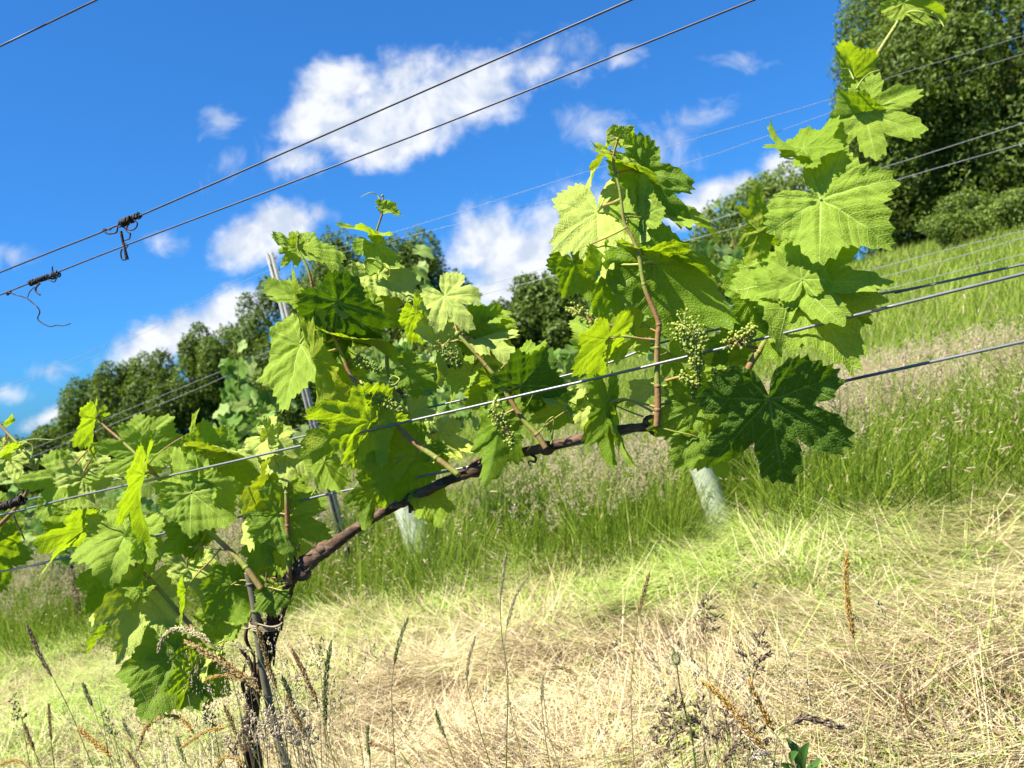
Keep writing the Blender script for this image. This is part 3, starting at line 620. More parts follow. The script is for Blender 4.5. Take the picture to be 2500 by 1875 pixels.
# ================================================================== FRONT ROW
wireA = wire('dark sky wire with a dried tendril knot, upper of the long pair', [(0, 665), (345, 525), (1540, 0)], 0, .0013, mt=WIRED)
wireB = wire('dark sky wire with a hanging curly dry strand, lower of the long pair', [(0, 720), (330, 590), (1000, 335), (1840, 0)], .10, .0013, mt=WIRED)
wire('short length of wire crossing the top left corner of the sky', [(0, 113), (235, 0)], 0, .0013, mt=WIRED)
wire('nearer steel wire running in front of the grape clusters to the right edge', [(0, 1258), (206, 1208), (546, 1132), (740, 1087), (1080, 1010), (1291, 961), (1480, 918), (1880, 822), (2160, 752), (2500, 668)], -.035, .00155)
wire('twisted dark and bright wire just above the nearer steel wire at the right edge', [(850, 1040), (1350, 925), (1528, 871), (1625, 834), (2095, 729), (2250, 700), (2500, 645)], .06, .0013)
wire('lowest steel wire, carrying the brown cane and leaving the picture at right', [(0, 1396), (90, 1378), (362, 1311), (546, 1272), (780, 1211), (1080, 1153), (1465, 1072), (1600, 1040), (2060, 931), (2500, 834)], .005, .00155)

vine = empty('grapevine', P(622, 1875, 0) * 1); vb = P(640, 1875, .01); vine.location = Vector((vb.x, vb.y, gz(vb.x, vb.y)))
tag(vine, 'grapevine in full leaf trained right along the lowest wire from its brown trunk', 'vine')
root = Vector(vine.location)
# trunk
mb = MB(); tp = [root + Vector((.01, .0, -.05)), root + Vector((0, .01, .12)), P(622, 1875, .01), P(616, 1745, .01), P(624, 1675, .008), P(650, 1600, .01), P(668, 1520, .01), P(690, 1460, .008), P(703, 1420, .004)]
mb.tube(tp, [.017, .014, .0105, .0095, .0100, .0088, .0105, .0105, .0095], 14, 8, .13)
for k in range(16):   # peeling strips of bark
    i = random.randrange(2, 7); a_ = tp[i] + Vector((random.uniform(-.014, .014), -.013, random.uniform(-.02, .02))); mb.tube([a_, a_ + Vector((random.uniform(-.008, .008), -.004, .03)), a_ + Vector((random.uniform(-.012, .012), -.006, .06))], [.0012, .003, .0008], 5)
mb.build('trunk', BARK, vine)
cpx = [(703, 1424), (722, 1395), (755, 1368), (800, 1340), (850, 1303), (900, 1270), (960, 1236), (1010, 1214), (1060, 1189), (1110, 1166), (1165, 1146), (1230, 1116), (1330, 1093), (1400, 1075), (1455, 1060), (1520, 1047), (1572, 1043), (1603, 1036)]
mb = MB(); mb.tube([P(x, y, .006) for x, y in cpx], [.009, .0105, .0105, .0088, .0068, .0066, .0064, .0070, .0062, .0058, .0074, .0062, .0058, .0054, .0052, .0048, .0050, .0062], 12, 7, .09)
for x, y, r_ in [(752, 1372, .0125), (790, 1338, .010), (738, 1400, .0115), (1002, 1218, .0095), (1009, 1240, .004), (1160, 1148, .010), (1334, 1094, .0095), (1590, 1030, .009), (1240, 1108, .007)]:
    mb.ball(P(x, y, .004), r_, sq=(1.1, .9, .9), lat=6, lon=9)
mb.tube([P(1585, 1034, .004), P(1600, 1055, .004), P(1606, 1062, .004)], [.007, .005, .002], 8); mb.tube([P(1002, 1235, 0), P(1001, 1252, 0)], [.003, .002], 6); mb.tube([P(1150, 1140, 0), P(1172, 1120, 0), P(1190, 1172, 0)], [.004, .003, .002], 6)
mb.build('cane', CANE, vine)

SH = {   # shoots in photo pixels, thickness (m) at base and tip, offset from the row
 'a': ([(705, 1424), (706, 1365), (703, 1300), (701, 1240), (700, 1182)], .0040, .0030, -.010),
 'b': ([(640, 1440), (600, 1385), (568, 1351), (510, 1296), (459, 1239), (383, 1163), (344, 1120), (290, 1070), (255, 1040), (240, 1018)], .0042, .0013, -.02),
 'c': ([(628, 1690), (605, 1668), (570, 1640), (505, 1570), (448, 1507), (369, 1417), (300, 1350), (231, 1286), (203, 1250)], .0040, .0022, .010),
 'd': ([(1120, 1160), (1065, 1118), (1007, 1077), (940, 1008), (911, 985), (860, 923), (838, 875), (813, 818), (774, 750), (756, 670), (740, 632), (727, 608), (728, 576)], .0036, .0011, -.028),
 'e': ([(1022, 1212), (1020, 1165), (1018, 1110), (975, 995), (945, 890), (958, 825), (985, 765), (950, 690), (918, 640), (915, 583), (936, 511), (934, 478)], .0036, .0010, .035),
 'f': ([(1333, 1095), (1310, 1060), (1279, 1027), (1245, 975), (1217, 932), (1179, 883), (1117, 815)], .0034, .0020, -.022),
 'g': ([(1603, 1042), (1606, 1000), (1606, 960), (1604, 890), (1606, 822), (1607, 785), (1575, 705), (1560, 625), (1544, 580), (1524, 542), (1513, 463), (1497, 394), (1508, 340)], .0038, .0011, -.030),
 'h': ([(1612, 1040), (1700, 1010), (1790, 965), (1834, 886), (1866, 837), (1900, 760), (1925, 700), (1965, 600), (2000, 500), (2054, 362), (2072, 300), (2087, 232), (2116, 181), (2150, 120), (2188, 61), (2206, 28), (2218, 0)], .0042, .0018, .015)}
SHO, SHP = {}, {}
for k, (pp, r0, r1, off) in SH.items():
    pts = [P(x, y, off) for x, y in pp]; rr = list(np.linspace(r0, r1, len(pts))); sp, sr = smooth_path(pts, rr, 7)
    mb = MB(); mb.tube(sp, sr, 9, smooth=False)
    for i in range(7, len(sp) - 2, 9): mb.ball(sp[i], sr[i] * 1.22, sq=(1, 1, .9), lat=5, lon=8)
    mb.ball(sp[-1], sr[-1] * 1.8, lat=5)
    o = mb.build('shoot', SHOOT, vine); SHO[k] = o; SHP[k] = sp
SHO['x'] = SHO['d']
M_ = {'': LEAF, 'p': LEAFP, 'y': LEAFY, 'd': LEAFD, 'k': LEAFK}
# shoot, base px, tip px, base offset, tip depth offset, roll, width, fold, droop, cup, wave, material
LV = [
 ('b', (165, 1158), (92, 1262), -.02, -.03, 12, 1.05, .20, .2, .1, .15, ''), ('b', (205, 1166), (262, 1092), .01, .03, 20, 1.15, .1, .3, .2, .12, 'p'), ('b', (180, 1195), (205, 1268), .015, .0, -25, .9, .2, .2, .1, .2, 'p'),
 ('b', (352, 1106), (236, 1088), -.01, -.01, -30, .95, .45, .2, .0, .1, ''), ('b', (346, 1078), (470, 1092), .0, -.02, 18, 1.08, .15, .25, .15, .12, ''), ('b', (232, 1022), (222, 1125), -.01, -.01, 118, .62, .6, .2, .1, .1, 'y'),
 ('b', (240, 1016), (259, 990), -.005, .0, 20, .9, .5, .2, .1, .2, 'y'), ('b', (243, 1012), (208, 1000), -.004, .0, -60, .6, .6, .2, .1, .2, 'y'),
 ('b', (500, 1100), (572, 1042), .015, .02, -15, 1.15, .25, .3, .1, .15, 'd'), ('b', (520, 1098), (652, 1126), .01, -.02, -62, 1.0, .2, .2, .1, .1, 'p'),
 ('a', (650, 1070), (722, 1102), -.01, -.02, 20, 1.05, .2, .25, .1, .22, 'p'), ('a', (700, 1108), (694, 1176), -.012, -.01, 0, 1.0, .1, .2, .3, .1, 'p'), ('a', (655, 1060), (668, 1008), -.005, .02, 40, .8, .3, .1, .1, .2, 'p'),
 ('b', (467, 1203), (582, 1290), -.045, -.06, 10, 1.05, .22, .25, .08, .14, ''), ('b', (480, 1205), (425, 1096), -.015, .03, -35, .9, .4, .2, .0, .12, ''), 
 ('b', (350, 1158), (322, 1332), -.03, -.035, 125, .62, .30, .15, .1, .08, 'y'), ('c', (310, 1303), (258, 1428), -.03, -.05, 5, 1.28, .22, .35, .1, .10, ''), ('c', (352, 1318), (375, 1400), -.02, -.02, -38, 1.0, .2, .3, .2, .1, ''), ('c', (200, 1292), (92, 1392), -.01, -.02, 150, .85, .25, .1, .1, .15, 'y'),
 ('c', (190, 1250), (110, 1300), .01, .02, 165, 1.1, .1, .1, .1, .1, ''), ('c', (278, 1398), (212, 1492), .01, .0, 170, .95, .1, .2, .1, .1, 'd'), ('c', (350, 1443), (296, 1600), -.02, -.04, -18, .92, .35, .2, .05, .10, 'p'),
 ('c', (254, 1545), (212, 1600), -.01, -.0, 140, .6, .5, .2, 0, .1, 'y'), ('c', (240, 1490), (225, 1530), .0, .0, 60, .7, .4, .2, 0, .1, 'p'), ('c', (340, 1442), (332, 1386), -.03, -.01, -150, .95, .5, .3, .1, .2, ''), ('c', (352, 1440), (375, 1412), -.03, -.02, 30, .9, .4, .3, .1, .2, ''),
 ('b', (458, 1385), (500, 1500), -.01, -.02, -28, .92, .3, .25, .05, .15, 'p'), ('b', (450, 1440), (461, 1532), -.02, -.025, 112, .42, .5, .1, .0, .1, 'y'), ('b', (474, 1290), (402, 1350), .0, .0, 172, .95, .2, .2, .05, .12, 'd'), ('b', (478, 1292), (470, 1385), .0, -.01, -120, .7, .3, .2, .1, .12, ''), ('b', (492, 1312), (497, 1366), .01, .0, 130, .8, .3, .2, .1, .12, 'y'),
 ('a', (564, 1428), (590, 1528), -.012, -.02, 172, 1.05, .12, .15, .05, .1, 'd'), ('a', (562, 1425), (520, 1375), -.01, .0, 168, .9, .2, .15, .05, .1, 'd'), ('a', (575, 1470), (560, 1570), .0, -.01, 20, .9, .3, .2, .05, .1, ''),
 ('a', (667, 1450), (672, 1510), -.018, -.03, 8, 1.25, .15, .2, .1, .1, 'd'), ('a', (692, 1330), (745, 1402), .02, .02, 170, 1.0, .1, .1, .1, .1, ''), ('a', (640, 1405), (622, 1345), .01, .02, 165, 1.0, .1, .1, .1, .1, 'd'), ('a', (668, 1425), (640, 1390), -.005, .0, 20, 1.0, .2, .1, .1, .1, ''), ('a', (640, 1330), (610, 1395), .0, -.01, -30, 1.0, .25, .1, .1, .2, ''),
 ('a', (678, 1255), (815, 1318), -.015, -.02, -12, .95, .3, .2, .05, .1, 'd'), ('a', (668, 1210), (628, 1305), .0, -.01, 170, 1.0, .1, .1, .1, .1, ''), ('a', (645, 1195), (594, 1332), -.015, -.03, 78, .7, .3, .2, .0, .12, 'p'), ('a', (700, 1180), (735, 1260), .02, .01, 160, 1.1, .15, .1, .1, .1, ''),
 ('c', (430, 1598), (348, 1757), -.015, -.03, -8, 1.05, .18, .15, .03, .10, 'd'), ('c', (472, 1625), (440, 1734), -.01, -.02, -20, .9, .25, .25, .0, .15, 'd'), ('c', (548, 1565), (492, 1655), .0, -.02, 25, .95, .2, .25, .05, .1, 'p'), ('c', (502, 1648), (566, 1700), .0, -.01, -15, .9, .1, .2, .1, .1, 'd'), ('c', (556, 1490), (500, 1565), .01, .02, 165, 1.0, .1, .2, .1, .1, ''), ('c', (425, 1620), (390, 1540), -.01, .0, 5, .9, .2, .2, .1, .1, 'd'),
 ('b', (464, 1058), (466, 1002), .0, .0, 100, .7, .5, .3, .1, .2, 'y'), ('b', (560, 1135), (652, 1182), .02, .01, 165, 1.0, .2, .2, .1, .1, 'd'),
 # second shoot group
 ('d', (902, 1027), (732, 1115), -.035, -.045, 162, .92, .16, .12, .05, .12, 'y'), ('d', (905, 1040), (872, 1166), -.03, -.03, -140, .8, .2, .15, .05, .12, 'y'), ('d', (765, 872), (716, 655), -.03, -.03, 122, .62, .28, -.12, .0, .10, 'y'), ('d', (768, 874), (782, 1045), -.03, -.03, -128, .48, .35, .1, .0, .12, 'y'),
 ('d', (732, 838), (706, 1008), -.005, -.0, 30, .72, .2, .2, .0, .15, ''), ('d', (735, 735), (642, 700), .0, .0, 30, .9, .25, .3, .1, .15, ''), ('d', (726, 602), (690, 650), -.01, -.01, 40, .8, .3, .2, .0, .2, 'y'), ('d', (737, 606), (848, 692), -.01, -.015, -52, .85, .25, .3, .05, .1, ''),
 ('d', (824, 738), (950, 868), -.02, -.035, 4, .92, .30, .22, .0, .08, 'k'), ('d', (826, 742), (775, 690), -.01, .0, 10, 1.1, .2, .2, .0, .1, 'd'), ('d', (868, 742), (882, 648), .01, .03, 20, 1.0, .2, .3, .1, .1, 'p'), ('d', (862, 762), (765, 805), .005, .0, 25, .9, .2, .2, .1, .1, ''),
 ('e', (916, 598), (982, 662), -.01, -.01, 150, 1.0, .35, .2, .05, .1, ''), ('e', (925, 668), (1022, 745), .0, -.01, -28, 1.0, .2, .2, .05, .12, 'p'), ('e', (912, 742), (985, 795), .0, -.02, -15, .95, .2, .2, .2, .1, ''),
 ('f', (1086, 724), (1152, 806), -.03, -.045, 6, 1.12, .14, .18, .05, .10, 'p'), ('f', (1162, 800), (1268, 802), .0, -.01, 165, 1.0, .2, .2, .05, .12, 'd'), ('f', (1175, 770), (1265, 795), .02, .02, -40, .8, .2, .2, .05, .12, ''), ('f', (1160, 822), (1264, 884), -.01, -.02, -35, .85, .2, .2, .05, .15, 'p'),
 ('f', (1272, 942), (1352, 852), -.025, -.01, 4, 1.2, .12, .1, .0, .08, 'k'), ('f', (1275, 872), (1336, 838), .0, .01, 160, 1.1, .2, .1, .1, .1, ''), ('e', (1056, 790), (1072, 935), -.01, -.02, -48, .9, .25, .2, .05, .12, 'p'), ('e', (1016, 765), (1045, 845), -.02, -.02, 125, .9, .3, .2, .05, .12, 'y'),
 ('d', (835, 826), (1000, 872), -.015, -.03, -108, .8, .2, .2, .0, .1, 'y'), ('d', (802, 822), (872, 905), .01, .0, -20, .9, .2, .2, .0, .14, ''), ('d', (882, 988), (788, 968), .01, .02, -60, .95, .1, .2, .0, .1, 'p'), ('e', (1000, 905), (1078, 948), -.005, -.01, 30, 1.0, .25, .2, .0, .15, 'd'),
 ('e', (1074, 1060), (1125, 1145), .02, .01, 172, .9, .1, .1, .1, .12, 'p'), ('d', (1018, 1113), (925, 1238), -.012, -.025, 158, .95, .2, .15, .05, .1, 'd'), ('d', (905, 1062), (925, 1190), .02, .01, -25, .8, .2, .2, .05, .2, 'p'), ('d', (922, 1192), (882, 1286), .0, -.01, 162, .95, .2, .2, .05, .1, 'd'),
 ('e', (1046, 1214), (1078, 1282), -.01, -.02, 165, 1.1, .2, .2, .05, .1, ''), ('f', (1218, 1028), (1192, 1188), -.02, -.03, -148, .7, .2, .2, .0, .12, 'd'), ('f', (1212, 1052), (1272, 1112), .01, .0, 170, .9, .1, .2, .0, .12, ''), ('f', (1205, 935), (1150, 1008), .01, .0, 150, .9, .2, .2, .0, .12, 'y'), ('f', (1388, 1000), (1292, 1026), .0, -.01, 150, .7, .3, .2, .0, .12, ''), ('f', (1322, 950), (1418, 990), .01, .0, -25, .8, .2, .2, .1, .2, 'p'), ('d', (792, 1130), (838, 1210), .0, -.01, 165, .8, .2, .2, .0, .12, ''),
 # third shoot group
 ('g', (1459, 516), (1466, 684), -.025, -.045, -6, .98, .18, .22, .05, .08, 'p'), ('g', (1476, 378), (1438, 466), -.01, -.015, 62, .75, .3, .25, .0, .12, 'p'), ('g', (1506, 338), (1566, 344), -.005, -.01, -50, .8, .4, .3, .0, .2, 'y'), ('g', (1500, 392), (1640, 462), -.01, -.02, -112, .60, .3, .25, .0, .08, 'y'), ('g', (1560, 420), (1690, 568), .0, -.03, -24, .62, .30, .25, .0, .07, 'd'),
 ('g', (1568, 530), (1528, 438), .0, .015, -20, .95, .2, .2, .0, .12, ''), ('g', (1628, 520), (1758, 588), .01, .0, -35, .65, .2, .25, .0, .14, ''), ('g', (1578, 622), (1745, 660), -.012, .02, -70, .85, .2, .2, .0, .12, ''), ('g', (1600, 645), (1808, 808), -.02, -.03, 165, .72, .22, .2, .0, .07, 'd'),
 ('g', (1402, 640), (1462, 745), .0, -.01, 162, .9, .2, .2, .0, .1, 'd'), ('g', (1490, 662), (1542, 832), -.02, -.03, 132, .62, .35, .15, .0, .1, 'd'), ('g', (1480, 826), (1388, 776), .0, .01, 10, .95, .2, .2, .05, .16, ''), ('g', (1484, 826), (1452, 952), -.02, -.03, 160, 1.0, .15, .15, .0, .1, 'y'), ('g', (1640, 868), (1672, 925), .02, .01, 165, 1., .2, .2, .0, .1, 'y'),
 ('g', (1596, 950), (1524, 988), .005, -.01, 20, .95, .2, .3, .05, .14, 'p'), ('g', (1485, 985), (1488, 1152), -.02, -.03, 150, .55, .45, .15, .0, .1, 'd'), ('g', (1497, 990), (1545, 1148), -.018, -.03, 100, .5, .3, .15, .0, .14, ''), ('g', (1430, 975), (1415, 1045), .01, .0, 20, .9, .3, .2, .0, .25, 'p'), ('g', (1711, 988), (1652, 1150), -.015, -.025, -12, 1.0, .18, .15, .0, .08, 'd'), ('g', (1725, 1080), (1775, 1168), .0, .0, 165, 1., .15, .15, .0, .1, 'y'),
 ('h', (1768, 902), (1712, 990), .0, .0, 168, 1.0, .1, .15, .0, .1, ''), ('h', (1800, 832), (1742, 905), .015, .01, 165, 1.0, .1, .15, .0, .1, 'd'), ('h', (1857, 561), (1836, 463), -.01, -.005, 160, .85, .25, .1, .0, .12, 'y'), ('h', (1855, 566), (1818, 650), -.01, -.01, -155, .7, .25, .1, .0, .12, 'y'),
 ('h', (2086, 190), (2062, 92), -.01, -.01, 138, .85, .25, .1, .0, .1, 'y'), ('h', (2112, 278), (2262, 330), -.025, -.03, 8, 1.02, .12, .2, .06, .10, ''), ('h', (2110, 276), (2046, 215), -.02, -.005, -25, .95, .35, .2, .0, .12, 'd'), 
 ('h', (1962, 362), (2052, 290), -.012, -.005, 160, 1.15, .12, .15, .0, .1, ''), ('h', (1955, 366), (1860, 322), -.012, -.01, -105, .75, .35, .2, .0, .12, ''), ('h', (2004, 486), (2188, 600), -.04, -.065, -4, 1.02, .14, .2, .03, .09, ''), 
 ('h', (1935, 692), (2098, 892), -.03, -.05, -10, .82, .12, .15, .0, .14, ''), ('h', (1945, 690), (2174, 688), -.02, -.02, 10, .86, .1, .2, .05, .14, ''), ('h', (1958, 682), (1945, 575), -.02, .0, -12, 1.05, .15, .1, .0, .14, ''), ('h', (1850, 705), (1892, 888), .0, -.01, 165, .72, .15, .15, .0, .1, 'd'), ('h', (2020, 722), (2125, 788), .005, .0, 168, .9, .15, .15, .0, .1, 'd'), ('h', (1930, 700), (1830, 660), -.02, .0, 12, .9, .15, .15, .0, .12, ''),
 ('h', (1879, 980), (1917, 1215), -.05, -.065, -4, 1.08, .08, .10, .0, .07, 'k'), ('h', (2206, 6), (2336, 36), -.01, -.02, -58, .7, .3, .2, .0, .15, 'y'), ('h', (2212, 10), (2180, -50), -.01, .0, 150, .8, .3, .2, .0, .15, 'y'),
 ('f', (1150, 905), (1095, 975), .0, .0, 12, .95, .2, .2, .05, .14, ''), ('f', (1230, 960), (1300, 920), .01, .0, 15, .9, .2, .2, .05, .14, ''), ('f', (1240, 900), (1180, 850), .012, .0, -10, .95, .2, .2, .05, .14, 'p'), ('e', (1000, 1010), (1040, 1085), .01, .0, 10, .95, .2, .2, .05, .14, 'p'), ('g', (1560, 800), (1500, 880), .012, .0, 10, .95, .2, .2, .05, .14, ''), ('h', (1905, 770), (1960, 850), .0, .0, 10, .95, .2, .2, .05, .14, ''), ('d', (850, 900), (905, 950), .012, .0, 14, .9, .2, .2, .05, .14, ''),
 ('e', (912, 572), (824, 560), .0, -.01, 112, .62, .3, .25, .0, .2, 'y'), ('e', (936, 508), (988, 524), .0, -.01, -62, .7, .4, .2, .0, .2, 'y'),
]
def add_leaf(parent, sp, rec, seed, stalk=True):
    k, b, t, o, dt, roll, wd_, fo, dr, cu, wv, mk = rec
    Bp, Tp = P(b[0], b[1], o), P(t[0], t[1], o + dt)
    rs = random.Random(seed)
    tm = TEMPL[4] if (b == (1879, 980)) else None
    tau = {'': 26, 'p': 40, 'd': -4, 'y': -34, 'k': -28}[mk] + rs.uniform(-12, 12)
    if b == (1879, 980): tau = -30
    if b in ((1879, 980), (2004, 486), (1935, 692), (1459, 516)): wd_ *= 1.12
    lpx = math.hypot(t[0] - b[0], t[1] - b[1]); vdn = (t[1] - b[1]) / lpx; o += max(-.03, min(.055, .5 * math.tan(D2R(tau)) * vdn * lpx / FPX * .85))
    if b != (1879, 980): o += .008
    Bp, Tp = P(b[0], b[1], o), P(t[0], t[1], o + dt)
    Lw = 1.0
    W, Q, Tt, V2, x, m_, n, L = leaf_geo(Bp, Tp, roll + rs.uniform(-6, 6), wd_, fo, dr, cu, wv * 2.2, seed, tm, rs.uniform(1.1, 2.2), tau, rs.uniform(-.5, .3))
    V = [W]; F4, F3 = [Q], [Tt]; base = len(W); mi = [0] * len(Q)
    mi3 = [0] * len(Tt)
    if stalk:
        A = min(sp, key=lambda p: (p - Bp).length); d = (A - Bp).length
        if d > .085: A = Bp + (A - Bp).normalized() * .085 + Vector((0, 0, -.01))
        if d > .004:
            mb = MB(); r_ = max(.0008, min(.0019, L * .017)); mb.tube(petiole_pts(Bp, A, n, m_), [r_ * 1.25, r_, r_, r_ * .9], 7, 5)
            V.append(np.array([tuple(v) for v in mb.v])); F4.append(np.array(mb.q) + base); F3.append(np.array(mb.t) + base); mi += [1] * len(mb.q); mi3 += [1] * len(mb.t)
    V = np.concatenate(V); uv = np.zeros((len(V), 2)); uv[:base] = V2
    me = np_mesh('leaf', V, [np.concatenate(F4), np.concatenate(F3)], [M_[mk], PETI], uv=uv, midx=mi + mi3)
    return link('leaf', me, parent)
for i, rec in enumerate(LV):
    add_leaf(SHO[rec[0]], SHP[rec[0]], rec, 100 + i)

# grape clusters
def cluster(parent, path, wpx, n, off, seed, tr=(0, 1), stem=None):
    rs = random.Random(seed); pts = [P(x, y, off) for x, y in path]; sp, _ = smooth_path(pts, 1, 8); mb = MB(); sk = MB()
    sk.tube(([P(*stem, off + .01)] if stem else []) + pts, [.0016, .001], 6)
    for i in range(n):
        t = rs.random(); p = sp[int(t * (len(sp) - 1))]; w = wpx * .5 / FPX * .74 * (1 - .6 * t ** 2)
        d = Vector((rs.gauss(0, 1), rs.gauss(0, 1), rs.gauss(0, 1))).normalized(); r = w * rs.uniform(.55, 1.0); c = p + d * r
        mb.ball(c, rs.uniform(.0009, .0020), tint=rs.uniform(*tr), lat=5, lon=8)
        if i % 2 == 0: sk.tube([p, (p + c) / 2 + Vector((0, 0, .0006)), c], .00035, 4, 2)
    o = sk.build('grape_cluster', PETI, parent); mb.build('berries', BERRY, o)
for a_ in [('g', [(1398, 752), (1430, 775), (1462, 800), (1480, 818)], 44, 110, -.012, 1, (.3, 1), (1500, 800)), ('g', [(1665, 795), (1690, 815), (1700, 850), (1698, 905)], 92, 260, -.02, 2, (.2, 1), (1640, 790)),
           ('h', [(1780, 838), (1815, 822), (1840, 800)], 62, 120, -.015, 3, (.5, 1), (1850, 850)), ('f', [(1205, 988), (1222, 1025), (1240, 1060), (1250, 1090)], 54, 150, -.022, 4, (.4, 1), (1215, 965)),
           ('d', [(895, 955), (925, 975), (955, 990), (980, 1000)], 52, 130, -.02, 5, (0, .6), (880, 930)), ('f', [(1080, 845), (1100, 865), (1118, 895)], 62, 120, -.005, 6, (0, .3), (1120, 830)),
           ('d', [(875, 880), (905, 895), (935, 905)], 44, 90, .0, 7, (0, .4), (850, 880)), ('h', [(1748, 912), (1775, 925), (1800, 935)], 42, 90, -.012, 8, (0, .5), (1815, 900)),
           ('g', [(1662, 920), (1682, 928), (1700, 938)], 34, 60, -.012, 9, (.5, 1), (1625, 930)), ('g', [(1700, 900), (1700, 945), (1692, 975)], 30, 50, .0, 10, (0, .4), (1700, 880))]:
    cluster(vine, a_[1], a_[2], a_[3], a_[4] - .028, a_[5], a_[6], a_[7])
# green tendrils
def tendril(path, off, r=.0008, parent=None, m=TEND, name='tendril'):
    mb = MB(); pts = [P(x, y, off + .004 * math.sin(i * 1.7)) for i, (x, y) in enumerate(path)]; mb.tube(pts, [r * 1.3, r, r * .5], 7, 6); return mb.build(name, m, parent)
for pth, off in [([(978, 655), (948, 655), (925, 640), (912, 632), (898, 632), (890, 645), (892, 655)], -.01), ([(952, 655), (952, 672), (940, 680)], -.01), ([(812, 822), (800, 832), (806, 828), (818, 830), (812, 818)], -.012), ([(865, 920), (900, 928), (930, 935), (960, 940), (975, 925), (958, 918), (950, 932), (962, 936)], -.01),
                 ([(934, 505), (922, 478), (905, 470), (880, 482)], .03), ([(1528, 545), (1534, 535), (1528, 526), (1522, 534)], -.01), ([(1552, 630), (1560, 642), (1575, 640), (1588, 650), (1590, 665), (1578, 682), (1575, 690)], -.012), ([(1578, 595), (1572, 610), (1580, 630), (1590, 650)], -.012), ([(1615, 520), (1570, 480), (1590, 492), (1605, 520), (1603, 535)], -.01),
                 ([(1960, 384), (1930, 388), (1912, 380), (1904, 376)], .0), ([(2090, 218), (2105, 195), (2125, 178), (2145, 172)], -.03), ([(2085, 195), (2072, 170), (2060, 168)], -.02), ([(2190, 62), (2205, 40), (2225, 28), (2255, 32), (2238, 50), (2225, 62)], -.01), ([(2275, 30), (2295, 50), (2305, 66)], -.01),
                 ([(76, 1120), (80, 1090), (60, 1080), (40, 1082), (80, 1072), (133, 1074)], -.01), ([(560, 1345), (500, 1338), (460, 1335)], -.02), ([(355, 1130), (340, 1160), (300, 1170), (270, 1160), (265, 1135)], -.03), ([(1520, 805), (1495, 815), (1470, 825)], -.01), ([(1545, 790), (1520, 815), (1500, 812)], -.01),
                 ([(760, 1210), (772, 1190), (770, 1170), (755, 1150)], -.02), ([(930, 1240), (928, 1200), (935, 1160), (960, 1120)], -.015), ([(1345, 1085), (1350, 1050), (1352, 1020), (1342, 1022), (1330, 1035)], -.012), ([(1260, 1065), (1275, 1010), (1290, 985), (1300, 965)], -.015)]:
    tendril(pth, off, .0009 if len(pth) > 4 else .0007, vine)
for pth, off in [([(1296, 1110), (1308, 1118), (1305, 1128), (1295, 1125), (1290, 1130), (1298, 1138)], -.005), ([(722, 1372), (716, 1350), (712, 1335)], -.01), ([(712, 1325), (722, 1342), (734, 1326)], -.01), ([(730, 1372), (732, 1358), (728, 1362)], -.01), ([(676, 1420), (675, 1405), (677, 1398)], -.01), ([(744, 1400), (748, 1418)], -.01), ([(850, 1335), (852, 1350), (847, 1360)], -.01), ([(730, 1380), (745, 1395), (758, 1385), (762, 1372)], -.012)]:
    tendril(pth, off, .0012, vine, DRY, 'dry_tendril')

# neighbour vine at the left edge: its shoot tips enter the picture
nb_ = P(-260, 1500, .0); nv = empty('grapevine', (nb_.x, nb_.y, gz(nb_.x, nb_.y))); tag(nv, 'neighbouring vine whose shoot tips enter at the left edge', 'vine')
pp = [Vector(nv.location), nv.location + Vector((0, 0, .5)), P(-240, 1480, 0), P(-150, 1420, 0)]; MB().tube(pp, [.018, .014, .012, .009], 10, 6, .1).build('trunk', BARK, nv)
sp_, sr_ = smooth_path([P(-150, 1420, 0), P(40, 1240, .01), P(90, 1135, .0), P(76, 1120, 0), P(40, 1080, 0), (P(0, 1037, 0)), P(-18, 1012, 0)], [.004, .0035, .003, .0026, .0022, .0018, .001], 7)
mb = MB(); mb.tube(sp_, sr_, 8, smooth=False); ns = mb.build('shoot', SHOOT, nv)
for i, rec in enumerate([('x', (32, 1098), (-30, 1140), -.01, -.01, 140, .9, .2, .2, 0, .1, 'y'), ('x', (14, 1032), (32, 1010), 0, 0, 30, .8, .4, .2, 0, .2, 'y'), ('x', (20, 1120), (-20, 1190), .0, 0, -20, .9, .2, .2, 0, .1, 'p'), ('x', (10, 1090), (30, 1130), -.01, 0, 30, .6, .3, .2, 0, .1, 'p'), ('x', (-40, 1250), (20, 1330), .03, .02, 170, 1, .1, .2, 0, .1, ''), ('x', (-20, 1330), (10, 1440), .03, .02, 170, 1, .1, .2, 0, .1, 'd')]):
    add_leaf(ns, sp_, rec, 400 + i)

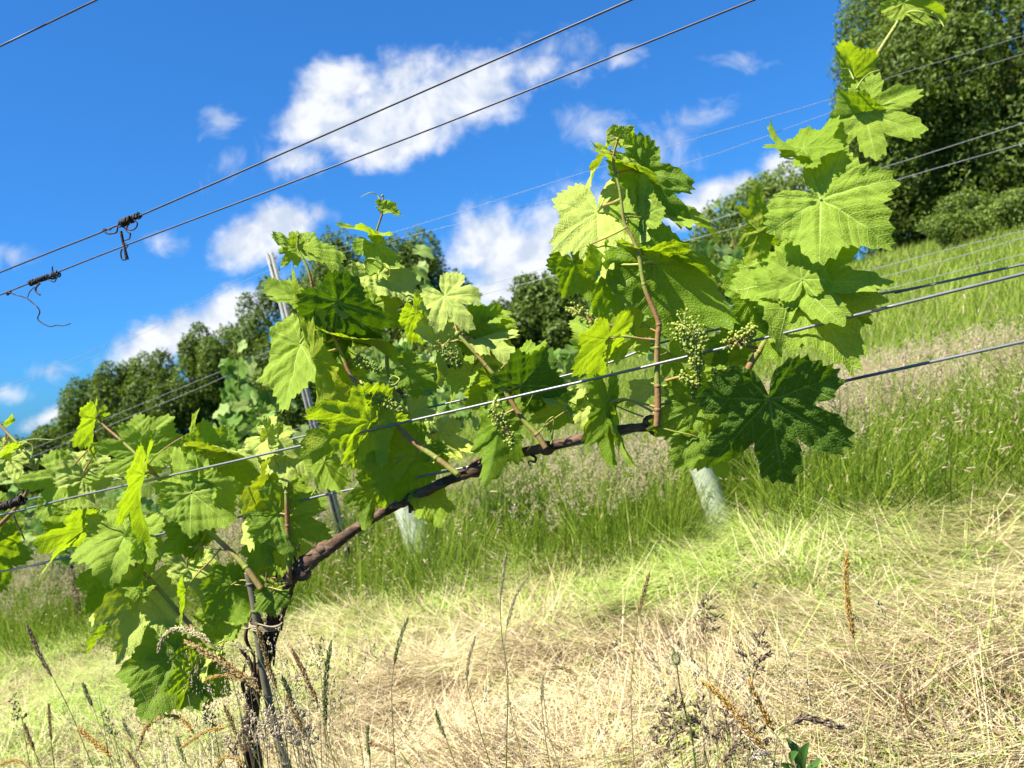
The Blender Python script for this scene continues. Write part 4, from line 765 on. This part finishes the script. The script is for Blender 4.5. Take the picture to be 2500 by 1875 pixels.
# stake and ties
st_ = empty('bamboo_stake', P(654, 1700, 0)); px_ = [(612, 1424), (624, 1490), (630, 1540), (640, 1620), (654, 1700), (672, 1780), (698, 1862)]; pts = [P(x, y, -.012) for x, y in px_]
gb = pts[-1] + (pts[-1] - pts[-2]).normalized() * .45; st_.location = gb; pts.append(gb); tag(st_, 'dark bamboo stake tied to the front of the vine trunk', 'stake')
mb = MB(); mb.tube([P(606, 1396, -.012)] + pts, .0055, 10, 5)
for p in pts[:-1]: mb.ball(p, .0068, sq=(1, 1, .5), lat=5, lon=10)
mb.build('stake_cane', BAMB, st_)
def tie(label, ctr, tw, th_, nturn, m=STR, r=.0009, tails=()):
    mb = MB(); c = P(*ctr, -.002); ax = (RM @ Vector((.12, 1, 0))); sx_ = RM @ Vector((1, 0, 0)); dz_ = RM @ Vector((0, 0, 1)); pts = []
    for i in range(nturn * 10 + 1):
        a_ = 2 * math.pi * i / 10; pts.append(c + sx_ * (math.cos(a_) * tw) + dz_ * (math.sin(a_) * .019) + ax * ((i / (nturn * 10) - .5) * th_))
    mb.tube(pts, r, 6, 2)
    for t in tails: mb.tube([P(x, y, -.02) for x, y in t], r, 6)
    o = mb.build('string_tie', m); tag(o, label, 'tie'); return o
tie('twine tie binding stake and trunk together below the small lobed leaf', (650, 1524), .022, .008, 3, STR, .0010, [[(622, 1528), (600, 1535), (590, 1533)], [(625, 1522), (660, 1530), (678, 1528), (690, 1520)]])
# dried tendrils wound on the wires
def along(ax_, n_, r_, pts_px, off, label, tails, rw=.0009, seed=0):
    rs = random.Random(seed); a_, b = P(*pts_px[0], off), P(*pts_px[1], off); d = (b - a_); x = d.normalized().orthogonal().normalized(); y = d.normalized().cross(x); mb = MB(); pts = []
    for i in range(n_ * 8 + 1):
        t = i / (n_ * 8); an = 2 * math.pi * i / 8; rr = r_ * rs.uniform(.7, 1.5); pts.append(a_ + d * (t + rs.uniform(-.01, .01)) + (x * math.cos(an) + y * math.sin(an)) * rr)
    mb.tube(pts, rw, 6, 2)
    for tl in tails:
        w_ = tl[0]; mb.tube([P(px, py, off - .002) for px, py in tl[1:]], [w_, w_, w_ * .8], 7, 6)
    o = mb.build('dried_tendril', DRY); tag(o, label, 'dried tendril', 'dried tendrils left on the wires'); return o
along(0, 12, .0036, ((296, 546), (322, 534)), 0, 'dried tendril knotted round the upper sky wire, a stub dangling from it', [(.0010, (322, 534), (335, 545), (330, 558), (318, 562), (306, 556), (300, 552), (312, 566), (318, 572)), (.0010, (312, 551), (308, 562), (318, 570), (317, 578), (316, 583), (304, 587)), (.0012, (252, 562), (262, 570), (275, 570), (285, 566), (288, 550), (292, 545)), (.0009, (288, 550), (292, 555), (295, 552)), (.0007, (250, 565), (256, 558), (268, 562), (274, 556))], .0013, 1)
along(0, 5, .0030, ((325, 532), (342, 525)), 0, 'small tight coil of dried tendril right of the knot on the upper sky wire', [], .0009, 2)
mb = MB(); mb.tube([P(295, 564, .08), P(299, 585, .08), P(304, 605, .08), P(309, 628, .08), P(314, 632, .08)], [.0022, .0022, .0020, .0028, .0010], 7); mb.tube([P(298, 608, .08), P(295, 618, .08), P(298, 633, .08), P(307, 634, .08)], .0012, 6); mb.tube([P(304, 592, .08), P(312, 600, .08), P(306, 608, .08)], .0009, 6)
tag(mb.build('dried_tendril', DRY), 'short thick dried stub clinging to the lower sky wire below the knot', 'dried tendril', 'dried tendrils left on the wires')
along(0, 14, .0030, ((72, 692), (122, 673)), .10, 'long coil of dried tendril on the lower sky wire with a hooked end', [(.0016, (97, 692), (88, 702), (88, 712), (98, 720)), (.0008, (84, 701), (73, 712), (67, 727))], .0012, 3)
along(0, 6, .0040, ((126, 676), (143, 668)), .10, 'small dried knot with an upright whisker on the lower sky wire', [(.0012, (133, 672), (128, 660), (128, 650)), (.0010, (140, 675), (133, 688), (126, 686), (120, 684))], .0010, 4)
along(0, 3, .0022, ((17, 717), (25, 713)), .10, 'long curling dry strand hanging below the lower sky wire', [(.0010, (22, 714), (40, 720), (65, 728), (80, 740), (90, 748), (97, 762), (92, 778), (105, 790), (122, 797), (138, 794), (155, 795), (172, 790))], .0009, 5)
along(0, 12, .0045, ((0, 1238), (58, 1220)), -.035, 'thick dried tendril wound on the near wire at the left edge', [(.0013, (50, 1222), (42, 1210), (50, 1202), (56, 1204)), (.0012, (33, 1258), (42, 1280), (52, 1300), (60, 1318))], .0016, 6)

# ================================================================== second row vines (blurred behind)
BL = ramp_mat('distant_vine_leaf', [(.08, .17, .02), (.16, .29, .04), (.26, .38, .08), (.38, .47, .16)], tf=.42)
def back_vine(label, blobs, base, seed):
    rs = np.random.default_rng(seed); b = P(*base, 0, 2); b = Vector((b.x, b.y, gz(b.x, b.y))); t = empty('grapevine', b); tag(t, label, 'vine', 'vines of the second row')
    Vs, Q4, T3, A = [], [], [], []; cnt = 0
    for (cx, cy, rx, ry, n) in blobs:
        MB().tube([P(cx, cy + ry + 40, .02, 2), P(cx + 8, cy, .0, 2), P(cx - 6, cy - ry, 0, 2)], [.004, .003, .0015], 6).build('shoot', SHOOT, t)
        for i in range(n):
            r_ = rs.normal(0, .48, 2); p = P(cx + r_[0] * rx, cy + r_[1] * ry, rs.normal(0, .07), 2)
            L = rs.uniform(.04, .085); d = Vector((rs.normal(0, 1), rs.normal(0, .6), rs.normal(-.5, .8))).normalized()
            W, Q, Tt, *_ = leaf_geo(p, p + d * L, rs.uniform(-70, 70) + (180 if rs.random() < .4 else 0), 1., .25, .2, .1, .2, int(rs.integers(1e6)), LOWT[i % 3])
            Vs.append(W); Q4.append(Q + cnt); T3.append(Tt + cnt); A.append(np.full(len(W), rs.random())); cnt += len(W)
    MB().tube([b, b + Vector((0, 0, .5)), P(base[0] - 10, base[1], 0, 2)], [.02, .016, .01], 8, 5, .1).build('trunk', BARK, t)
    f = link('foliage', np_mesh('foliage', np.concatenate(Vs), [np.concatenate(Q4), np.concatenate(T3)], BL, {'tint': np.concatenate(A)}), t); f['kind'] = 'stuff'
back_vine('blurred vine seen between the shoots left of the middle', [(575, 940, 40, 90, 26), (620, 1010, 90, 70, 46), (680, 1090, 90, 50, 34), (560, 1060, 60, 40, 16)], (735, 1120), 1)
back_vine('blurred vine behind the middle leaves, above the half hidden guard', [(985, 880, 60, 70, 30), (1100, 980, 120, 80, 50), (1340, 900, 110, 60, 40), (1030, 690, 22, 60, 8), (920, 900, 90, 50, 26)], (985, 1190), 2)
back_vine('blurred vine behind the tall middle shoot and the grape clusters', [(1620, 690, 80, 60, 34), (1500, 720, 60, 60, 20), (1790, 630, 40, 60, 18), (1960, 560, 26, 60, 8), (1660, 800, 120, 60, 34), (1800, 740, 60, 70, 20)], (1700, 1120), 3)
back_vine('dim blurred vine low at the left edge', [(40, 1300, 90, 60, 46), (200, 1330, 90, 60, 40), (60, 1220, 60, 40, 20), (330, 1240, 80, 40, 24), (460, 1180, 70, 50, 20)], (180, 1420), 4)
# ================================================================== FRONT GRASS STALKS
SM = {}
for k, cs in {'tan': [(.16, .10, .035), (.36, .25, .09), (.46, .35, .15)], 'gold': [(.28, .15, .03), (.50, .30, .07), (.58, .42, .13)], 'rust': [(.20, .10, .04), (.36, .22, .10), (.48, .34, .17)], 'green': [(.09, .12, .03), (.20, .24, .08), (.34, .36, .15)],
              'purple': [(.07, .045, .032), (.20, .135, .085), (.36, .27, .18)], 'straw': [(.30, .26, .12), (.48, .42, .22), (.60, .55, .33)], 'pale': [(.26, .20, .14), (.50, .40, .28), (.70, .62, .48)]}.items():
    SM[k] = ramp_mat('seed_head_' + k, cs, tf=.2, rough=.7)
STEM = ramp_mat('grass_stem', [(.10, .12, .03), (.24, .22, .07), (.40, .33, .15)], tf=.15)
def toground(p, q):
    d = (p - q).normalized(); d.z = min(d.z, -.6); d.normalize()
    for _ in range(60):
        if p.z < gz(p.x, p.y): break
        p = p + d * .02
    return p
def stalk(label, headpx, stempx, col, wpx, off, seed, dens=1.0, kind='spike'):
    rs = random.Random(seed); hp = [P(x, y, off) for x, y in headpx]; sp = [P(x, y, off) for x, y in stempx]
    path = hp[-1:] + sp; g = toground(path[-1], path[-2] if len(path) > 1 else path[-1] + Vector((0, 0, .1)))
    t = empty('grass_stalk', g); tag(t, label, 'grass stalk', 'seeding grass stalks in front of the vine row')
    mb = MB(); mb.tube([hp[0] * .3 + hp[-1] * .7] + path + [path[-1] * .5 + g * .5 + Vector((.004, 0, 0)), g], [.0004, .0005, .0007, .0010], 6, 5, tint=rs.random()); mb.build('stem', STEM, t)
    h, _ = smooth_path(hp, 1, 8); mb = MB(); L = sum((h[i + 1] - h[i]).length for i in range(len(h) - 1)); w = wpx * .5 * .92 / FPX
    cum = [0]
    for i in range(len(h) - 1): cum.append(cum[-1] + (h[i + 1] - h[i]).length)
    def at(s):
        s = s * L
        for i in range(len(h) - 1):
            if cum[i + 1] >= s: return h[i].lerp(h[i + 1], (s - cum[i]) / max(1e-9, cum[i + 1] - cum[i])), (h[i] - h[i + 1]).normalized()
        return h[-1], (h[-2] - h[-1]).normalized()
    if kind == 'spike':
        n = int(L / .0007 * dens * 1.7) + 40
        for i in range(n):
            s = i / n; p, ax = at(s); prof = min(1, .25 + s * 5, (1 - s) * 6 + .3); x = ax.orthogonal().normalized(); y = ax.cross(x); an = i * 2.4 + rs.uniform(-.5, .5)
            rd = x * math.cos(an) + y * math.sin(an); ln = rs.uniform(.0035, .0075) * (.6 + w / .006 * .4); mb.diamond(p + rd * w * rs.uniform(.1, .4) * prof, (ax * 1.0 + rd * .5 * prof * rs.uniform(.1, 1.5)), ln, max(.00045, w * .15 * rs.uniform(.6, 1.3)), tint=min(1, max(0, rs.gauss(.5, .3))))
    else:
        nb = int(9 * dens)
        for i in range(nb):
            s = (i + .4) / nb; p, ax = at(s); an = i * 2.4 + rs.uniform(-.6, .6); x = ax.orthogonal().normalized(); y = ax.cross(x); rd = x * math.cos(an) + y * math.sin(an)
            bl = w * 2.0 * (.25 + .75 * s) * rs.uniform(.6, 1.1); e = p + rd * bl * .8 + ax * bl * .45; mid = (p + e) / 2 + ax * bl * .1; mb.tube([p, mid, e], [.0004, .0003, .0002], 4, 3, tint=.5)
            for k in range(int(7 + bl / .0022)):
                f = rs.uniform(.3, 1.08); q = p.lerp(e, f) + Vector((rs.gauss(0, 1), rs.gauss(0, 1), rs.gauss(0, 1))) * .0016
                mb.diamond(q, (rd + ax * .8 + Vector((rs.gauss(0, .4), rs.gauss(0, .4), rs.gauss(0, .4)))), rs.uniform(.004, .0065), rs.uniform(.0007, .0012), tint=rs.random())
    mb.build('seed_head', SM[col], t, smooth=False)
stalk('dark purple upright seed head standing alone near the left edge', [(66, 1527), (82, 1565), (102, 1610), (128, 1652)], [(175, 1745), (228, 1875)], 'purple', 17, -.03, 1)
stalk('brown seed head leaning left, right of the dark purple one', [(203, 1672), (212, 1695), (226, 1725)], [(255, 1805), (278, 1875)], 'green', 17, -.01, 2)
stalk('thin reddish straight seed head near the left edge', [(119, 1722), (121, 1760), (125, 1808)], [(133, 1875)], 'rust', 12, -.01, 3)
stalk('golden thick seed head slanting up to the left at the bottom left', [(194, 1780), (230, 1812), (275, 1848)], [(306, 1880)], 'gold', 22, -.05, 4)
stalk('golden seed head bent over in a wide arch left of the trunk', [(340, 1823), (350, 1790), (372, 1762), (405, 1748), (445, 1757), (474, 1792)], [(500, 1835), (524, 1880)], 'gold', 19, -.03, 5)
stalk('large tan seed head slanting up left across the foot of the vine trunk', [(457, 1568), (495, 1590), (535, 1613), (580, 1642), (615, 1668), (642, 1700)], [(668, 1760), (690, 1875)], 'tan', 27, -.045, 6, 1.3)
stalk('orange seed head arching level just below the large tan one', [(499, 1664), (525, 1652), (557, 1649), (590, 1660)], [(625, 1700), (650, 1800), (655, 1880)], 'gold', 14, -.04, 7)
stalk('feathery tan seed head arched over the lower leaves left of the trunk', [(387, 1590), (396, 1562), (412, 1544), (434, 1535), (462, 1540), (490, 1552), (518, 1572)], [(560, 1640), (590, 1760), (600, 1880)], 'straw', 24, -.04, 8, 1.4)
stalk('slim tan seed head climbing straight up the front of the stake', [(627, 1527), (640, 1570), (655, 1625), (676, 1682)], [(700, 1745), (728, 1875)], 'tan', 19, -.045, 9, 1.2)
stalk('rusty brown seed head just right of the trunk, leaning left', [(714, 1588), (735, 1628), (755, 1672), (776, 1716)], [(795, 1770), (818, 1875)], 'rust', 19, -.03, 10, 1.2)
stalk('dark green long seed head pointing up, right of the rusty one', [(808, 1570), (799, 1620), (794, 1690), (795, 1772)], [(800, 1820), (832, 1880)], 'green', 21, -.03, 11, 1.2)
stalk('green seed head with open lower branches standing on a tall thin stem', [(995, 1510), (982, 1545), (968, 1590), (962, 1625)], [(956, 1700), (966, 1880)], 'green', 13, -.02, 12)
stalk('straw coloured seed head with a twisted tip near the bottom middle', [(1159, 1557), (1149, 1590), (1141, 1625), (1140, 1668)], [(1162, 1750), (1202, 1880)], 'straw', 12, -.02, 13)
stalk('very tall thin tan seed head reaching up before the dark tall grass', [(1234, 1358), (1229, 1400), (1221, 1463)], [(1226, 1560), (1240, 1660), (1236, 1880)], 'straw', 10, .0, 14)
stalk('pale seed head leaning right beside the very tall thin one', [(1283, 1416), (1266, 1440), (1250, 1480), (1237, 1530)], [(1232, 1610), (1246, 1730), (1280, 1880)], 'straw', 11, .0, 15)
stalk('small dark green seed head leaning left in the cut grass at the bottom middle', [(1065, 1738), (1074, 1770), (1089, 1803)], [(1102, 1840), (1118, 1880)], 'green', 12, -.04, 16)
stalk('short dark green seed head bolt upright at the bottom edge', [(898, 1774), (898, 1812), (903, 1852)], [(906, 1880)], 'green', 12, -.05, 17)
stalk('brown seed head lying nearly level at the bottom edge', [(903, 1814), (935, 1824), (968, 1843)], [(1000, 1868), (1012, 1885)], 'rust', 14, -.05, 18)
stalk('grey green seed head on a tall stem right of the middle', [(1584, 1402), (1574, 1440), (1557, 1503)], [(1545, 1620), (1540, 1700), (1548, 1880)], 'tan', 14, -.01, 19)
stalk('thick orange brown seed head standing alone at the right', [(2069, 1351), (2066, 1400), (2070, 1470), (2084, 1560)], [(2104, 1740), (2134, 1880)], 'gold', 17, -.02, 20)
stalk('long golden seed head slanting up left in the bottom right clump', [(1718, 1665), (1760, 1700), (1815, 1765), (1868, 1830)], [(1905, 1885)], 'gold', 22, -.05, 21, 1.2)
stalk('golden seed head steeper and right of the long slanting one', [(1830, 1665), (1850, 1712), (1890, 1788)], [(1915, 1840), (1932, 1885)], 'gold', 22, -.05, 22, 1.2)
stalk('dark open panicle on the tallest stem of the bottom right clump', [(1727, 1462), (1724, 1510), (1722, 1560)], [(1732, 1700), (1765, 1880)], 'purple', 46, -.01, 23, 1.0, 'pan')
stalk('brown open panicle behind the golden heads of the bottom right clump', [(1858, 1550), (1845, 1600), (1838, 1660)], [(1832, 1760), (1828, 1880)], 'purple', 60, .02, 24, 1.1, 'pan')
stalk('dark purple seed head drooping to the right in the bottom right clump', [(2052, 1775), (2010, 1762), (1965, 1752), (1930, 1768)], [(1898, 1800), (1888, 1880)], 'purple', 24, -.05, 25, 1.3)
for i, (x, y, lab) in enumerate([(1640, 1700, 'brown airy panicle at the left of the bottom right clump'), (1705, 1715, 'brown airy panicle second from the left of the bottom right clump'), (1770, 1730, 'brown airy panicle just behind the long golden head'), (1610, 1770, 'low brown panicle near the bottom edge left of the clump'), (1830, 1745, 'brown airy panicle between the two golden heads')]):
    stalk(lab, [(x, y), (x + 6, y + 50), (x + 14, y + 105)], [(x + 24, y + 150), (x + 30, 1885)], 'purple', 62, -.02 + .01 * i, 30 + i, 1.4, 'pan')
for i, (x, y, lab) in enumerate([(655, 1735, 'whitish open panicle over the foot of the trunk'), (705, 1722, 'whitish open panicle just right of the trunk foot'), (735, 1752, 'whitish open panicle lowest right of the trunk foot'), (610, 1748, 'whitish open panicle left of the trunk foot')]):
    stalk(lab, [(x, y), (x + 8, y + 45), (x + 20, y + 95)], [(x + 30, 1885)], 'pale', 56, -.06 + .01 * i, 40 + i, 1.5, 'pan')
stalk('straight tan seed head leaning left beside the whitish panicles', [(548, 1725), (570, 1775), (600, 1850)], [(610, 1885)], 'tan', 18, -.055, 50)
stalk('pale golden seed head curving left below the dark lobed leaf', [(443, 1825), (470, 1805), (505, 1786), (555, 1774)], [(600, 1800), (640, 1880)], 'gold', 15, -.05, 51)
stalk('orange seed head drooping at the bottom left corner', [(0, 1868), (20, 1859), (45, 1857), (75, 1876)], [(95, 1895)], 'gold', 15, -.06, 52)
stalk('short rusty seed head at the bottom edge right of the golden thick one', [(311, 1834), (325, 1855), (342, 1880)], [(352, 1900)], 'rust', 14, -.06, 53)
stalk('olive seed head leaning left under the arch of the bent one', [(300, 1758), (310, 1780), (326, 1806)], [(348, 1850), (366, 1885)], 'green', 14, -.02, 54)
stalk('bent orange seed head curling at the bottom edge below the level orange one', [(530, 1880), (540, 1856), (560, 1848), (585, 1858), (602, 1880)], [(610, 1900)], 'gold', 17, -.06, 55)
stalk('tan seed head slanting left in the dense bunch right of the stake', [(700, 1700), (722, 1745), (750, 1800)], [(775, 1885)], 'tan', 20, -.05, 56)
stalk('olive seed head slanting left, second in the dense bunch right of the stake', [(690, 1655), (705, 1690), (722, 1740)], [(750, 1885)], 'green', 18, -.03, 57)
stalk('tan seed head half hidden behind the stake, pointing up left', [(585, 1575), (605, 1610), (630, 1645)], [(660, 1720), (700, 1885)], 'rust', 20, .02, 58)
stalk('olive seed head beside the trunk, tip among the lowest leaves', [(560, 1570), (585, 1577), (615, 1590)], [(650, 1640), (690, 1760), (710, 1885)], 'straw', 18, -.03, 59)
stalk('grey curled seed head at the bottom edge of the right clump', [(1868, 1838), (1845, 1840), (1830, 1860)], [(1826, 1885)], 'pale', 18, -.06, 60)
stalk('small dark seed head curved left at the bottom edge of the right clump', [(1795, 1820), (1783, 1840), (1765, 1862)], [(1760, 1890)], 'purple', 16, -.06, 61)
stalk('low tan seed head with drooping tip left of the bottom right clump', [(1395, 1640), (1370, 1630), (1342, 1632)], [(1325, 1665), (1340, 1790), (1370, 1885)], 'tan', 11, -.01, 62)
stalk('thin tan seed head rising between the bent stem and the right clump', [(1327, 1650), (1323, 1680), (1322, 1715)], [(1330, 1790), (1345, 1885)], 'straw', 11, -.02, 63)
stalk('thin brown seed head leaning left at the far bottom right', [(2200, 1700), (2212, 1735), (2222, 1770)], [(2238, 1820), (2255, 1885)], 'rust', 10, -.02, 64)
for i, (x, y) in enumerate([(30, 1700), (60, 1770), (255, 1740), (430, 1800), (500, 1720)]):
    stalk(['faint brown panicle at the left edge above the drooping orange head', 'brown seed head second from the left edge at the bottom', 'grey green panicle left of the arched golden head', 'green seed head behind the arched golden head', 'brown seed head behind the level orange one'][i], [(x, y), (x + 10, y + 30), (x + 25, y + 65)], [(x + 45, 1885)], ['purple', 'tan', 'green', 'green', 'rust'][i], 18, .01, 70 + i, 1, 'spike' if i % 2 else 'pan')
# plantain bud and broadleaf plant
mb = MB(); t = empty('plantain', toground(P(1700, 1885, -.02), P(1690, 1800, -.02))); tag(t, 'green plantain with a knobbly bud on a thin stem beside the bottom right clump', 'plant')
mb.tube([P(1652, 1618, -.02), P(1660, 1680, -.02), P(1678, 1760, -.02), P(1700, 1885, -.02), Vector(t.location)], [.0007, .0009, .001], 6); mb.build('stem', STEM, t)
mb = MB(); c = P(1650, 1607, -.02)
for i in range(120):
    z = 1 - 2 * (i + .5) / 120; a_ = i * 2.4; r_ = math.sqrt(1 - z * z); mb.diamond(c + Vector((r_ * math.cos(a_) * .0035, r_ * math.sin(a_) * .0035, z * .006)), Vector((r_ * math.cos(a_), r_ * math.sin(a_), z)), .0022, .0007, tint=random.random())
mb.build('bud', SM['green'], t, smooth=False)
DOCK = simple_leaf('dock_leaf', (.07, .16, .03), (.14, .28, .02), .35, .4)
def oval_leaf(a_, b, w, n_=None, curl=.2):
    m_ = (b - a_); L = m_.length; m_.normalize(); toc = (Vector((0, 0, CAMZ)) - a_).normalized(); n = n_ or (toc - m_ * toc.dot(m_)).normalized(); x = m_.cross(n); V, F = [], []
    for i in range(13):
        t = i / 12; ww = w * math.sin(math.pi * min(1, t * .93 + .07)) ** .7
        for k in range(7):
            s = (k - 3) / 3; V.append(a_ + m_ * L * t + x * ww * s * (1 + .05 * math.sin(t * 20 + k)) + n * (abs(s) * ww * .35 + curl * L * math.sin(math.pi * t)))
    for i in range(12):
        for k in range(6): j = i * 7 + k; F.append((j, j + 1, j + 8, j + 7))
    return np.array([tuple(v) for v in V]), np.array(F)
t = empty('dock_plant', toground(P(1960, 1885, -.03), P(1955, 1800, -.03))); tag(t, 'broad leaved green weed at the bottom edge below the drooping purple head', 'plant')
for (a0, b0, w_, dt_) in [((1950, 1885), (1918, 1800), .007, .02), ((1962, 1885), (1976, 1812), .008, -.03), ((1945, 1895), (1905, 1862), .007, -.03), ((1972, 1895), (2004, 1850), .007, .02), ((1955, 1900), (1950, 1835), .009, -.04), ((1940, 1905), (1930, 1868), .006, .01), ((1970, 1905), (1990, 1880), .006, -.03)]:
    V, F = oval_leaf(P(*a0, -.03), P(*b0, -.03 + dt_), w_, Matrix.Rotation(D2R(random.uniform(-60, 60)), 3, 'Z') @ (-RN + Vector((0, 0, random.uniform(.2, 1.)))).normalized(), .16); link('leaf', np_mesh('leaf', V, F, DOCK, {'tint': np.full(len(V), random.random())}), t)

# dry grass growing along the foot of the vine row: too many fine stems to count
def row_grass(n, n2):
    px = np.concatenate([rng.normal(600, 130, n // 2), rng.uniform(-250, 2700, n - n // 2 - n // 4), rng.normal(1760, 130, n // 4)]); B = np.empty((n, 3)); H = np.empty(n)
    for i in range(n):
        clump = (abs(px[i] - 600) < 260) or (abs(px[i] - 1760) < 250); top = P(px[i], 1860 - (rng.uniform(-60, 190) if clump else rng.uniform(-110, 70)), rng.uniform(-.08, .14)); b = Vector((top.x + rng.normal(0, .05), top.y + rng.normal(0, .05), 0)); b.z = gz(b.x, b.y); B[i] = b; H[i] = (top - b).length
    V, F, A = blades(n, B, rng.uniform(0, 6.28, n), np.abs(rng.normal(0, .05, n)), H * 1.04, rng.uniform(.0012, .0030, n), rng.normal(.1, .25, n), rng.uniform(.1, 1, n), 6, .2, rng.uniform(0, 3.14, n))
    o = link('row_grass', np_mesh('row_grass', V, F, HAY, {'tint': A}, smooth=False)); tag(o, 'tangle of fine dry and green grass stems growing along the foot of the vine row', 'grass', kind='stuff')
    k = rng.random(n) < .62; tp = V.reshape(n, 7, 2, 3)[k][:, 6].mean(1); m_ = len(tp); per = 26; ax = np.stack([rng.normal(0, .35, m_), rng.normal(0, .35, m_), np.ones(m_)], -1); ax /= np.linalg.norm(ax, axis=1, keepdims=True)
    t = rng.random(m_ * per); C = np.repeat(tp, per, 0) + np.repeat(ax, per, 0) * (t * .05)[:, None] + rng.normal(0, 1, (m_ * per, 3)) * (.0055 * (1.1 - t))[:, None]; D = np.repeat(ax, per, 0) + rng.normal(0, .4, C.shape); D /= np.linalg.norm(D, axis=1, keepdims=True)
    v, f4, f3, ti = heads(C, D, rng.uniform(.003, .0055, len(C)), rng.uniform(.0008, .0016, len(C)), np.repeat(rng.uniform(0, .9, m_), per))
    h = link('seed_heads', np_mesh('seed_heads', v, [f4, f3], SEED, {'tint': ti}, smooth=False), o); h['kind'] = 'stuff'
row_grass(420, 0)
